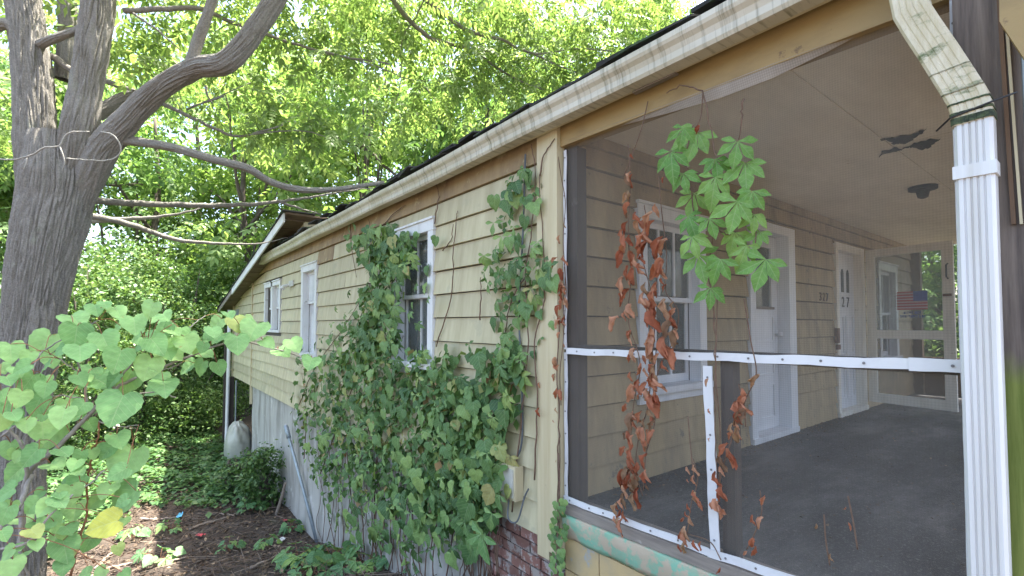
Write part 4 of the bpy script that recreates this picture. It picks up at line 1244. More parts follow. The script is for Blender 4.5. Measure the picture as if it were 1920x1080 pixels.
for i, (px, d, h, r, kind, lab) in enumerate(TREES):
    b = place(px, d)
    far_tree(b, h, (b[0], b[1], b[2] + h * .54), (r, r, h * .47), 2000, M['leaf_far'] if kind == 0 else M['leaf_far2'], lab, 60, .7, .2 + .02 * (i % 4), (.6, 1.0), i)
for i, (x, y, h, lab) in enumerate(((14.5, 2.4, 6.0, 'green tree outside the far open end of the porch'), (17.5, 5.2, 8.0, 'taller tree seen beside the flag sticker beyond the porch'))):
    z = gzf(x, y)
    far_tree((x, y, z), h, (x, y, z + h * .5), (1.9, 1.9, h * .48), 2600, M['leaf_far2'], lab, 50, .5, .12, (.25, .45), 40 + i)

def shrub(px, d, rx, rz_, n, lab, leaf=None, size=(.07, .13), seed=0, loc=None, name='shrub', group='bushes at the edge of the yard', spread=.3):
    rg = np.random.default_rng(300 + seed); rs = random.Random(seed + 50)
    b = loc or place(px, d)
    t = empty(name, b)
    tag(t, lab, 'bush', group)
    c = (b[0], b[1], b[2] + rz_ * .85)
    p, cl = cluster_points(n, c, (rx, rx, rz_), 60, spread, .55, rg)
    p = p[p[:, 2] > b[2] + .05]; m = len(p)
    V, F = scatter(KITE, p, rg.uniform(size[0], size[1], m), rg.uniform(0, 2*math.pi, m), rg.normal(.4, .4, m), rg.normal(0, .5, m))
    np_mesh('foliage', V, F, leaf or M['leaf_shrub'], t)
    mb = MB()
    B = Vector(b) - Vector((0, 0, .1))
    for i in range(12):
        e = Vector(cl[rs.randrange(len(cl))])
        limb(mb, [B + Vector((rs.uniform(-.2, .2), rs.uniform(-.2, .2), 0)), B.lerp(e, .5) + Vector((0, 0, rs.uniform(0, .5))), e], .03 + .008 * rx, .008, 6, 5, .03, rs)
    mb.build('stems', M['bark_far'], t, smooth=True)
    return t
shrub(10, 11, 1.5, 2.4, 9000, 'dark leafy bush behind the left flank of the forked trunk', seed=1)
shrub(165, 12, 1.5, 2.9, 11000, 'tall dark bush right behind the forked trunk', seed=2)
shrub(255, 14, 1.7, 3.1, 12000, 'tall dark bush between the forked trunk and the rear wing', seed=3)
shrub(335, 16, 1.8, 2.9, 12000, 'dark bush with glossy leaves under the low dead branch', seed=4)
shrub(400, 19, 1.9, 3.2, 12000, 'lighter bush rising beside the rear roof edge', M['leaf_far2'], (.09, .16), seed=5)
shrub(290, 19, 2.2, 1.6, 10000, 'low bush at the back of the yard behind the heart-leaved shrub', M['leaf_cover'], (.09, .15), seed=6)
shrub(385, 21, 2.0, 1.7, 9000, 'low sunlit bush beyond the drain pipe', M['leaf_cover'], (.09, .15), seed=7)
shrub(120, 17, 2.4, 2.2, 10000, 'low broad bush far behind the forked trunk', seed=8)
shrub(0, 0, .28, .62, 2200, 'dark bush against the foundation beside the leaning metal pipe', size=(.05, .10), seed=9, loc=(1.88, 9.5, gzf(1.88, 9.5)), name='bush', group='plants along the foundation', spread=.12)
shrub(0, 0, .30, .30, 1100, 'small dark bush at the foot of the plastic bundle', size=(.05, .09), seed=10, loc=(1.55, 10.6, gzf(1.55, 10.6)), name='bush', group='plants along the foundation', spread=.1)
shrub(0, 0, 1.2, 1.3, 5000, 'bush beyond the far open end of the porch', M['leaf_far2'], (.09, .15), seed=11, loc=(12.9, 1.6, 0.0), group='bushes beyond the porch')

shrub(330, 14.5, 1.1, .8, 5000, 'low light green bush in the middle of the yard', M['leaf_far2'], (.08, .14), seed=12)
shrub(405, 17, 1.1, .9, 5000, 'low light green bush left of the drain pipe', M['leaf_far2'], (.08, .14), seed=13)
shrub(240, 16, 1.3, 1.0, 5000, 'low light green bush behind the heart-leaved sprays', M['leaf_far2'], (.08, .14), seed=14)

# ------------------------------------------------------------------ ground cover and litter
def ground_cover():
    n = 70000
    x = rng.uniform(-9, 2.05, n); y = 8.6 + (26 - 8.6) * rng.random(n) ** 1.25
    edge = 9.6 + .7 * np.sin(x * 1.3) + .5 * np.sin(x * 3.1 + 1) - np.clip(x - .6, 0, 2) * .9
    pr = np.clip((y - edge) / 1.6, 0, 1)
    k = rng.random(n) < pr
    x, y = x[k], y[k]; m = len(x)
    hump = .16 + .14 * np.sin(x * 2.1 + y * 1.4) * np.sin(y * 1.9 - x) + .10 * np.sin(x * 5 + y * 3)
    h = np.clip(hump, .03, 1) * rng.random(m) ** .5
    p = np.stack([x, y, gz(x, y) + .02 + h], -1)
    V, F = scatter(KITE * np.array([1, 1.25, 1]), p, rng.uniform(.07, .15, m), rng.uniform(0, 6.3, m), rng.normal(.15, .3, m), rng.normal(0, .3, m))
    o = np_mesh('ground_ivy', V, F, M['leaf_cover'])
    tag(o, 'dense low green ground ivy spreading behind the bare soil', 'ground cover', kind='stuff')
ground_cover()
def litter():
    n = 15000
    x = rng.uniform(-5, 2.1, n); y = rng.uniform(2.2, 12.5, n)
    p = np.stack([x, y, gz(x, y) + rng.uniform(.012, .05, n)], -1)
    V, F = scatter(KITE * np.array([1, 1.0, 2]), p, rng.uniform(.02, .085, n) , rng.uniform(0, 6.3, n), rng.normal(0, .45, n), rng.normal(0, .45, n))
    o = np_mesh('leaf_litter', V, F, M['litter'])
    tag(o, 'brown fallen leaf litter lying on the bare soil', 'leaf litter', kind='stuff')
    n = 9000
    x = rng.uniform(-5, 2.1, n); y = rng.uniform(2.2, 12.0, n)
    p = np.stack([x, y, gz(x, y) + rng.uniform(.012, .045, n)], -1)
    T = np.array([[0, -.012, 0], [1, -.008, .02], [1, .008, .02], [0, .012, 0], [0, 0, .022], [1, 0, .035], [1, .008, .02], [0, .012, 0], [0, -.012, 0], [1, -.008, .02], [1, 0, .035], [0, 0, .022]])
    V, F = scatter(T, p, rng.uniform(.08, .36, n), rng.uniform(0, 6.3, n), rng.normal(0, .12, n), rng.normal(0, .3, n))
    o = np_mesh('twig_litter', V, F, M['twigs'])
    tag(o, 'thin broken twigs strewn over the brown soil', 'twigs', kind='stuff')
litter()
def porch_debris():
    rg = np.random.default_rng(8)
    n = 1500
    x = rg.uniform(2.4, 9.8, n)
    y = np.where(rg.random(n) < .6, YB - .02 - np.abs(rg.normal(0, .12, n)), rg.uniform(.4, YB, n))
    p = np.stack([x, np.clip(y, .3, YB - .02), np.full(n, FLOOR + .006)], -1)
    V, F = scatter(KITE, p, rg.uniform(.008, .03, n), rg.uniform(0, 6.3, n), rg.normal(0, .3, n), rg.normal(0, .3, n))
    tag(np_mesh('porch_debris', V, F, M['litter']), 'dry leaf crumbs and dirt along the porch wall', 'debris', kind='stuff')
porch_debris()

# ================================================================== the big forked tree
def vnoise(u, v, pu, seed):
    """value noise, periodic in u with period pu"""
    g = np.random.default_rng(seed).random((pu, 997))
    iu, iv = np.floor(u).astype(int), np.floor(v).astype(int)
    fu, fv = u - iu, v - iv
    fu, fv = fu * fu * (3 - 2 * fu), fv * fv * (3 - 2 * fv)
    a = g[iu % pu, iv % 997]; b = g[(iu + 1) % pu, iv % 997]; c = g[iu % pu, (iv + 1) % 997]; d = g[(iu + 1) % pu, (iv + 1) % 997]
    return (a * (1 - fu) + b * fu) * (1 - fv) + (c * (1 - fu) + d * fu) * fv
def bark_limb(name, ctrl, radii, parent, depth=.03, seg=None, step=.022, seed=1, flare=None):
    """limb with real furrows in its bark; control points and radii"""
    P = smooth_path(ctrl, 10); Rr = lerp_list(radii, 10)
    # resample by length
    L = [0]
    for a, b in zip(P, P[1:]): L.append(L[-1] + (b - a).length)
    n = max(8, int(L[-1] / step))
    s = np.linspace(0, L[-1], n + 1)
    A = np.array([list(p) for p in P])
    C = np.stack([np.interp(s, L, A[:, k]) for k in range(3)], -1)
    rad = np.interp(s, L, Rr)
    vd = C - np.array(list(EYE)); vd /= np.linalg.norm(vd, axis=1)[:, None]
    rad = rad * (vd @ np.array(list(FWD)))        # photographed widths to true radii
    seg = seg or max(24, int(2 * math.pi * rad.max() / .006))
    T = np.gradient(C, axis=0); T /= np.linalg.norm(T, axis=1)[:, None]
    a = np.cross(T[0], [0.3, 1, 0.1]); a /= np.linalg.norm(a)
    AX = []
    for i in range(n + 1):
        a = a - T[i] * a.dot(T[i]); a /= np.linalg.norm(a); AX.append(a)
    AX = np.array(AX); BX = np.cross(T, AX)
    th = np.arange(seg) / seg * 2 * math.pi
    TH, S = np.meshgrid(th, s)
    RR = np.repeat(rad[:, None], seg, 1)
    k = max(6, int(round(2 * math.pi * rad.mean() / .032)))
    U = TH / (2 * math.pi) * k
    warp = (vnoise(TH / (2*math.pi) * 7, S * 2.2, 7, seed + 9) - .5) * 1.3
    n1 = vnoise(U + warp, S / .30 + .6 * np.sin(U * 2.4), k + 0, seed)
    n2 = vnoise((U + warp) * 2, S / .07, 2 * k, seed + 1)
    n3 = vnoise(TH / (2*math.pi) * 5, S * 1.3, 5, seed + 2)
    n4 = vnoise((U + warp * 1.3) * 1.6 + 3.7, S / .36, max(2, int(round(k * 1.6))), seed + 4)
    g1 = np.clip(np.abs(n1 * 2 - 1) / .5, 0, 1) ** .7
    g2 = np.clip(np.abs(n4 * 2 - 1) / .45, 0, 1) ** .7
    h = np.minimum(g1, .35 + .65 * g2) + (n2 - .5) * .3
    dsp = (h - .8) * depth * 1.0 + (n3 - .5) * rad.mean() * .18
    RR = RR + dsp
    V = C[:, None, :] + (AX[:, None, :] * np.cos(TH)[..., None] + BX[:, None, :] * np.sin(TH)[..., None]) * RR[..., None]
    V = V.reshape(-1, 3)
    i = np.arange(n)[:, None] * seg; j = np.arange(seg)[None, :]; j2 = (j + 1) % seg
    F = np.stack([i + j, i + j2, i + seg + j2, i + seg + j], -1).reshape(-1, 4)
    uv = np.stack([(TH * rad.mean()).ravel(), S.ravel()], -1)
    return np_mesh(name, V, F, M['bark'], parent, True, uv)
D0 = 5.0
tb = at(28, 1150, d=D0); tb.z = gzf(tb.x, tb.y) - .1
tree = empty('walnut_tree', (tb.x, tb.y, tb.z + .1))
tag(tree, 'big forked tree with furrowed grey bark and feathery compound leaves', 'tree')
def Tp(px, py, d=D0): return at(px, py, d=d)
# trunk: widths in metres at depth 5 (1 px = 5.5 mm)
bark_limb('trunk', [tb, Tp(28, 1000), Tp(36, 800), Tp(60, 600), Tp(96, 420), Tp(112, 330), Tp(112, 255)], [.36, .34, .325, .345, .42, .44, .36], tree, .034, seed=3)
bark_limb('stem', [Tp(66, 520, 5.2), Tp(66, 310), Tp(64, 180), Tp(55, 80), Tp(40, -40), Tp(20, -260)], [.10, .23, .235, .235, .23, .2], tree, .030, seed=12)
bark_limb('stem', [Tp(100, 530, 5.25), Tp(143, 275, 4.92), Tp(160, 170, 4.9), Tp(178, 60, 4.9), Tp(192, -60, 4.9), Tp(210, -260, 4.9)], [.10, .225, .19, .195, .2, .17], tree, .028, seed=25)
bark_limb('stem', [Tp(85, 560, 5.22), Tp(175, 315, 4.99), Tp(245, 222, 4.9), Tp(310, 158, 4.8), Tp(372, 126, 4.75), Tp(420, 118, 4.7), Tp(462, 78, 4.7), Tp(510, 10, 4.7), Tp(560, -80, 4.7)], [.10, .19, .15, .13, .128, .13, .125, .125, .1], tree, .020, seed=33)
bark_limb('branch', [Tp(355, 130, 4.76), Tp(368, 85, 4.76), Tp(385, 40, 4.75), Tp(405, -20, 4.75), Tp(440, -120, 4.8)], [.07, .07, .06, .055, .04], tree, .012, seed=35)
bark_limb('branch', [Tp(-30, 60, 4.9), Tp(15, 45, 4.9), Tp(40, 80, 4.95), Tp(55, 110, 5)], [.09, .085, .08, .06], tree, .012, seed=36)
bark_limb('branch', [Tp(60, 90), Tp(95, 75, 4.9), Tp(135, 60, 4.85), Tp(160, 45, 4.9)], [.07, .06, .05, .04], tree, .010, seed=37)
bark_limb('branch', [Tp(120, 150, 5.3), Tp(128, 60, 5.3), Tp(122, -40, 5.3)], [.12, .13, .12], tree, .016, seed=38)
bark_limb('branch', [Tp(215, 262, 4.95), Tp(260, 266), Tp(330, 279, 5.1), Tp(400, 299, 5.3), Tp(465, 316, 5.5), Tp(510, 342, 5.7), Tp(570, 356, 5.9), Tp(640, 354, 6.2), Tp(720, 342, 6.5)], [.075, .06, .055, .055, .055, .05, .045, .035, .022], tree, .009, seed=39)
bark_limb('branch', [Tp(180, 215, 5.2), Tp(230, 185, 5.3), Tp(255, 175, 5.3)], [.1, .085, .05], tree, .01, seed=40)
mb = MB()
for path, r0, r1 in (
    ([(95,105,5.1),(150,140,5.2),(200,153,5.3),(270,180,5.4),(335,208,5.5),(400,240,5.6),(452,255,5.7),(530,234,5.9)], .045, .012),
    ([(452,255,5.7),(560,245,5.9),(620,260,6.0)], .014, .006),
    ([(232,20,5.0),(300,17,5.1),(370,16,5.2),(430,40,5.4),(490,60,5.5),(560,85,5.7),(640,105,5.9),(730,120,6.2)], .035, .012),
    ([(250,25,5.0),(300,60,5.0),(340,95,5.1)], .014, .006),
    ([(150,372,5.6),(260,382,6.0),(380,385,6.4),(450,384,6.5),(520,378,6.7),(580,370,6.9),(640,360,7.2),(700,352,7.5)], .05, .008),
    ([(520,378,6.7),(560,390,6.9),(600,402,7.0)], .025, .01),
    ([(140,400,6.6),(240,420,7.0),(320,447,7.5),(380,455,7.6),(430,457,7.7),(490,456,7.8),(540,445,8.0)], .055, .006),
    ([(150,415,8),(210,412,8),(280,408,8.1),(350,398,8.2),(400,380,8.4)], .06, .008),
    ([(730,-10,6.2),(765,35,6.4),(810,72,6.6),(880,92,6.8),(930,125,7.0),(975,152,7.2),(1020,168,7.4)], .04, .012),
    ([(785,-15,6.2),(830,25,6.4),(880,58,6.6),(940,75,6.8),(1000,100,7.0),(1080,92,7.3),(1170,98,7.6)], .04, .01),
    ([(1000,100,7.0),(1040,120,7.2),(1090,140,7.4)], .018, .006),
    ([(880,92,6.8),(935,100,6.9),(990,130,7.0)], .016, .006),
    ([(600,98,5.9),(660,110,6.1),(720,130,6.3),(770,150,6.5),(830,152,6.8)], .014, .005),
    ([(420,180,5.3),(350,205,5.3),(470,155,5.3)], .012, .006),
    ([(385,160,5.0),(390,180,5.0),(400,195,5.0)], .016, .005),
    ([(795,0,6.3),(775,40,6.4),(755,70,6.5),(752,120,6.6),(750,165,6.7),(735,200,6.8),(710,215,6.9)], .012, .005)):
    limb(mb, [Tp(*p) for p in path], r0 * .85, r1 * .85, 8, 5, .008, random.Random(int(path[0][0])))
limb(mb, [Tp(192, -60, 4.9), Vector((.4, 4.2, 6.0)), Vector((1.0, 2.6, 6.7)), Vector((1.8, 1.0, 7.0))], .1, .02, 8, 6, .03)  # limb added out of view to carry the shading bough
mb.build('twigs', M['bark'], tree, smooth=True, uv=True)
# feathery leaves: clumps along the outer branches and hanging in from above
CL = []
def cl(px, py, d, n, s): CL.append((at(px, py, d=d), n, s))
for (px, py, d, n, s) in ((300,60,5.6,60,.35),(420,190,5.8,70,.35),(330,110,6.2,70,.4),(480,140,6.0,80,.4),(560,40,5.9,90,.45),(620,90,6.2,90,.4),(530,225,6.1,70,.3),(600,240,6.3,60,.3),(640,20,6.5,90,.5),(720,40,6.7,110,.5),
    (800,20,6.7,120,.5),(860,30,6.9,140,.5),(930,50,7.1,150,.5),(1000,40,7.3,160,.5),(1080,30,7.5,160,.5),(1150,50,7.7,150,.45),(1230,20,7.9,120,.4),(900,120,7.0,110,.4),(980,150,7.3,110,.35),(1050,130,7.5,110,.35),(1120,110,7.6,110,.3),(830,190,7.2,80,.35),(740,200,7.1,60,.3),
    (450,10,5.6,60,.3),(250,110,6.0,40,.3),(150,110,6.2,40,.3),(1180,-20,7.8,120,.4),(760,-40,6.8,160,.6),(950,-50,7.2,160,.6),(640,-70,6.4,140,.6),(480,-80,6.0,140,.6),(330,-60,5.8,120,.5),(200,-70,5.6,120,.5),(20,130,6.4,70,.35),(10,20,6.2,80,.4),(-20,240,6.6,70,.35)):
    cl(px, py, d, n, s)
pos, sz = [], []
for c, n, s in CL:
    n = int(n * .55)
    p = rng.normal(size=(n, 3)) * np.array([s, s, s * .55]) + np.array(list(c))
    pos.append(p)
# the rest of the crown, above and around the frame
p, _ = cluster_points(1300, (-2.8, 8.2, 9.6), (3.4, 3.4, 2.8), 50, .6, .5)
pos.append(p[(p[:, 2] > 5.8)])
p, _ = cluster_points(2000, (1.3, 1.9, 7.0), (2.4, 2.4, .9), 60, .45, .1)      # unseen bough added above the porch roof to shade the heart-leaved shrub
pos.append(p)
pos = np.concatenate(pos); m = len(pos)
V, F = scatter(SPRIG, pos, rng.uniform(.28, .5, m), rng.uniform(0, 6.3, m), rng.normal(.45, .3, m), rng.normal(0, .4, m))
np_mesh('crown', V, F, M['leaf_tree'], tree)
# bleached vine looped round the fork
mb = MB()
limb(mb, [Tp(-10, 298, 4.62), Tp(25, 299, 4.52), Tp(60, 290, 4.48), Tp(85, 277, 4.46), Tp(110, 274, 4.45), Tp(122, 255, 4.45), Tp(140, 247, 4.45), Tp(168, 247, 4.5)], .007, .006, 8, 5, .003)
limb(mb, [Tp(112, 275, 4.45), Tp(118, 290, 4.45), Tp(121, 305, 4.46), Tp(117, 318, 4.47)], .006, .003, 8, 4)
limb(mb, [Tp(50, 296, 4.5), Tp(48, 308, 4.5), Tp(44, 318, 4.5)], .005, .003, 8, 4)
limb(mb, [Tp(125, 297, 4.46), Tp(150, 299, 4.5), Tp(190, 301, 4.6), Tp(212, 298, 4.65), Tp(226, 285, 4.65), Tp(224, 268, 4.62), Tp(210, 252, 4.6), Tp(190, 247, 4.62)], .006, .007, 8, 5, .003)
tag(mb.build('dead_vine', M['pale_vine'], None, smooth=True), 'bleached dead vine looped around the fork of the big tree', 'vine')

# ================================================================== creepers on the side wall
def inside(poly, x, y):
    c = False
    n = len(poly)
    for i in range(n):
        x1, y1 = poly[i]; x2, y2 = poly[(i + 1) % n]
        if (y1 > y) != (y2 > y) and x < (x2 - x1) * (y - y1) / (y2 - y1) + x1: c = not c
    return c
CRE = [lobed(M['leaf_creeper'], i) for i in range(4)] + [palmate(M['leaf_creeper'], 10 + i, 5 if i % 2 else 3) for i in range(4)]
def sample_poly(poly, n, rs, mind):
    xs = [p[0] for p in poly]; ys = [p[1] for p in poly]
    out = []
    tries = 0
    while len(out) < n and tries < n * 60:
        tries += 1
        x, y = rs.uniform(min(xs), max(xs)), rs.uniform(min(ys), max(ys))
        if not inside(poly, x, y): continue
        if any((x - a) ** 2 + (y - b) ** 2 < mind * mind for a, b in out): continue
        out.append((x, y))
    return out
def creeper_leaves(plant, pts, sz, rs, out=(.05, .17), kinds=CRE):
    for (px, py) in pts:
        o = rs.uniform(*out)
        p = at(px, py, x=XA - o)
        s = rs.uniform(*sz)
        nrm = Vector((-1, rs.uniform(-.7, .4), rs.uniform(.1, 1.2)))
        tip = Vector((rs.uniform(-.35, .1), rs.uniform(-.7, .7), -1))
        me = rs.choice(kinds)
        add_leaf('leaf', me, leaf_matrix(p - tip.normalized() * s * .4, tip, nrm, s), plant)
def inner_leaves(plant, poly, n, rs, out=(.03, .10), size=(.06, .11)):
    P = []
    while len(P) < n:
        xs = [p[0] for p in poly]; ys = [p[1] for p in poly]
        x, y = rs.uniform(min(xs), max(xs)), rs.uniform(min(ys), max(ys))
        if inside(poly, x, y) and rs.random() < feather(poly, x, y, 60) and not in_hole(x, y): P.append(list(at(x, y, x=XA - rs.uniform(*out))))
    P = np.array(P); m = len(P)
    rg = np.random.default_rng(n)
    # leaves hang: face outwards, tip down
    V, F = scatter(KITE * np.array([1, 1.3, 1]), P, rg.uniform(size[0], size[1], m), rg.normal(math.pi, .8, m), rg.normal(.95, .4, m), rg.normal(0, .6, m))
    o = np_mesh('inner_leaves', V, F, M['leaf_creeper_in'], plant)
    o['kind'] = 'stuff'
MASS = [(546,730),(556,650),(600,640),(640,600),(672,560),(690,500),(664,450),(700,428),(735,432),(775,446),(740,520),(742,590),(756,650),(800,640),(850,655),(900,650),(960,640),(985,700),(975,770),(950,830),(945,900),(915,1000),(850,1010),(760,985),(690,960),(610,930),(560,880),(543,800)]
rs = random.Random(5)
v1 = empty('wall_creeper', at(760, 1020, x=XA - .1))
tag(v1, 'thick green creeper mass spreading right below the peeling sash window', 'creeper', 'creepers on the house wall')
def feather(poly, x, y, w):
    d = 1e9
    for i in range(len(poly)):
        a, b = Vector(poly[i]), Vector(poly[(i + 1) % len(poly)])
        t = max(0, min(1, (Vector((x, y)) - a).dot(b - a) / (b - a).length_squared))
        d = min(d, (Vector((x, y)) - a - (b - a) * t).length)
    return min(1.0, .12 + d / w)
HOLES = [(870, 690, 26), (722, 610, 18), (925, 740, 16), (640, 960, 26), (700, 950, 24), (770, 960, 20)]
def in_hole(x, y): return any((x - a) ** 2 + (y - b) ** 2 < r * r for a, b, r in HOLES)
MP = [p for p in sample_poly(MASS, 900, rs, 8.2) if rs.random() < feather(MASS, p[0], p[1], 48) and not (in_hole(*p) and rs.random() < .8)]
creeper_leaves(v1, [p for p in MP if p[0] >= 730][:265], (.08, .155), rs)
v1b = empty('wall_creeper', at(620, 980, x=XA - .1))
tag(v1b, 'thick green creeper mass left of the peeling sash window, thinning towards the rear', 'creeper', 'creepers on the house wall')
creeper_leaves(v1b, [p for p in MP if p[0] < 730][:290], (.085, .165), rs)
mb = MB()
for path in ([(560,760),(590,690),(640,620),(690,540)], [(600,890),(640,780),(690,640),(700,520),(720,440)], [(570,860),(575,780),(566,700)]):
    limb(mb, [at(a, b, x=XA - .045) for a, b in path], .008, .003, 5, 5, .006, rs)
mb.build('stems', M['stem'], v1b, smooth=True)
creeper_leaves(v1, sample_poly([(742,440),(818,430),(818,560),(805,650),(760,650),(742,560)], 16, rs, 18), (.07, .11), rs)
creeper_leaves(v1, sample_poly([(648,395),(668,395),(668,470),(650,470)], 9, rs, 8), (.06, .10), rs, (.02, .1))
creeper_leaves(v1, sample_poly([(590,640),(660,530),(690,560),(640,640)], 10, rs, 14), (.07, .11), rs)
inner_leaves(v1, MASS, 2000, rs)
mb = MB()
for i in range(46):
    px = rs.uniform(600, 930); y0 = 1016 + (px - 600) * .40 + rs.uniform(-8, 14)
    path = []
    x = px
    for k in range(6):
        path.append(at(x, y0 - k * rs.uniform(35, 70), x=XA - rs.uniform(.008, .03))); x += rs.uniform(-12, 10)
    limb(mb, path, rs.uniform(.004, .009), .003, 5, 4, .004, rs)
for path in ([(818,650),(845,560),(850,470),(856,410),(858,395)], [(700,640),(705,560),(720,480),(745,425)], [(700,440),(740,400),(760,385)], [(815,420),(822,370),(818,340)], [(830,470),(845,450),(850,420)], [(655,380),(660,470),(668,520)]):
    limb(mb, [at(a, b, x=XA - .045) for a, b in path], .006, .003, 5, 5, .006, rs)
mb.build('stems', M['stem'], v1, smooth=True)
TONGUE = [(655,450),(690,428),(735,430),(780,446),(768,500),(748,560),(742,620),(752,660),(690,660),(662,640),(672,570),(692,510),(672,480)]
v1c = empty('wall_creeper', at(705, 660, x=XA - .05))
tag(v1c, 'leafy creeper column climbing to the eave over the left side of the sash window', 'creeper', 'creepers on the house wall')
creeper_leaves(v1c, sample_poly(TONGUE, 110, rs, 9), (.09, .17), rs, (.06, .18))
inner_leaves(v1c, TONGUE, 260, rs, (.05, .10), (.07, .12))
mb = MB()
for path in ([(700,680),(695,600),(705,520),(700,450),(690,410)], [(740,670),(735,580),(748,500),(760,440)]):
    limb(mb, [at(a, b, x=XA - .05) for a, b in path], .007, .003, 5, 5, .006, rs)
mb.build('stems', M['stem'], v1c, smooth=True)
COLM = [(930,350),(955,325),(1000,318),(1025,345),(1000,400),(985,450),(1030,470),(1044,520),(1022,570),(1005,560),(985,640),(975,700),(935,690),(925,600),(900,500),(910,470),(925,420),(918,400)]
v2 = empty('wall_creeper', at(985, 1000, x=XA - .1))
tag(v2, 'slender five-leaved creeper column climbing the cable beside the corner board', 'creeper', 'creepers on the house wall')
creeper_leaves(v2, sample_poly(COLM, 66, rs, 14), (.08, .13), rs, (.05, .13), CRE[2:])
creeper_leaves(v2, [(1000,560),(1012,590),(1005,470),(1030,500),(1040,610),(1000,665),(1010,640)], (.05, .08), rs, (.05, .08))
inner_leaves(v2, COLM, 120, rs, (.04, .09), (.04, .07))
mb = MB()
for path in ([(960,960),(975,800),(990,640),(985,520),(1000,400),(1002,310),(996,270)], [(1002,900),(1008,760),(1003,640),(1020,560),(1016,440),(1012,330)], [(985,520),(960,560),(945,640),(935,700)], [(900,600),(902,560),(901,520)], [(1050,1060),(1046,900),(1048,800),(1044,700),(1050,600)], [(1012,330),(1020,290),(1040,260)]):
    limb(mb, [at(a, b, x=XA - .056) for a, b in path], .006, .003, 5, 5, .006, rs)
mb.build('stems', M['stem'], v2, smooth=True)
LOWR = [(880,850),(945,830),(960,880),(945,950),(920,1000),(880,1010),(840,960),(850,900)]
v3 = empty('wall_creeper', at(890, 1070, x=XA - .12))
tag(v3, 'broad-leaved creeper clump low on the wall left of the utility box', 'creeper', 'creepers on the house wall')
creeper_leaves(v3, sample_poly(LOWR, 34, rs, 14), (.09, .15), rs, (.06, .2))
creeper_leaves(v3, sample_poly([(600,930),(880,945),(880,1060),(780,1050),(690,1020),(620,990)], 85, rs, 12), (.10, .18), rs, (.04, .2))
pb = palmate(M['leaf_weed'], 77, 5)
add_leaf('leaf', pb, leaf_matrix(at(903, 1002, x=XA - .3), Vector((-.2, .3, -1)), Vector((-1, -.4, .6)), .2), v3)
inner_leaves(v3, LOWR, 160, rs)
mb = MB()
for i in range(9):
    x = rs.uniform(860, 940)
    limb(mb, [at(x + rs.uniform(-10, 10), 1080 - k * 45, x=XA - .03) for k in range(5)], .006, .003, 5, 4, .005, rs)
mb.build('stems', M['stem'], v3, smooth=True)
v4 = empty('wall_creeper', at(1045, 1075, x=XA - .07))
tag(v4, 'small-leaved creeper strand at the foot of the corner board by the green ledge', 'creeper', 'creepers on the house wall')
creeper_leaves(v4, sample_poly([(1035,945),(1060,940),(1062,1000),(1055,1080),(1035,1080),(1030,1000)], 30, rs, 8), (.035, .06), rs, (.06, .09), CRE[:4])
mb = MB(); limb(mb, [at(1048, 1090, x=XA - .062), at(1046, 1020, x=XA - .065), at(1050, 940, x=XA - .06), at(1047, 850, x=XA - .06)], .007, .004, 6, 5, .004, rs); mb.build('stem', M['stem'], v4, smooth=True)

# fresh creeper hanging from the gutter in front of the screen
FR = [palmate(M['leaf_fresh'], 30 + i, 5) for i in range(5)]
v5 = empty('hanging_creeper', (XA - .12, 1.35, 2.8))
tag(v5, 'fresh bright green five-leaved creeper hanging in front of the porch screen', 'creeper', 'creepers hanging on the porch screen')
HANG = [(1309,248,92),(1281,240,60),(1258,285,82),(1383,265,78),(1341,298,62),(1397,305,88),(1281,325,62),(1341,332,82),(1302,362,78),(1411,358,66),(1383,378,90),(1414,402,58),(1291,405,68),(1330,410,62),(1379,436,62),(1425,434,54),(1298,444,68),(1400,460,68),(1309,478,84),(1351,486,68),(1436,486,92),(1332,540,64)]
for i, (px, py, s) in enumerate(HANG):
    xo = rs.uniform(.04, .2)
    p = at(px, py, x=XA - xo)
    dep = (p - EYE).dot(FWD)
    size = s * dep / FPX * .70
    nrm = Vector((-.85, -.5 + rs.uniform(-.4, .3), rs.uniform(.1, .7)))
    tip = Vector((-.25, rs.uniform(-.5, .4), -1))
    add_leaf('leaf', FR[i % 5], leaf_matrix(p, tip, nrm, size), v5)
mb = MB()
for path in ([(1317,170),(1330,230),(1345,300),(1350,370),(1340,430),(1330,500),(1332,545)], [(1345,300),(1385,330),(1410,400),(1420,480)], [(1300,235),(1285,300),(1300,370),(1300,450),(1312,480)], [(1340,430),(1370,440)], [(1300,450),(1340,440)], [(1332,545),(1340,600),(1342,680),(1340,780),(1345,900)], [(1317,170),(1280,160),(1250,175)], [(1395,185),(1390,225),(1385,262)]):
    limb(mb, [at(a, b, x=XA - .07) for a, b in path], .004, .0025, 5, 5, .006, rs)
mb.build('stems', M['stem'], v5, smooth=True)

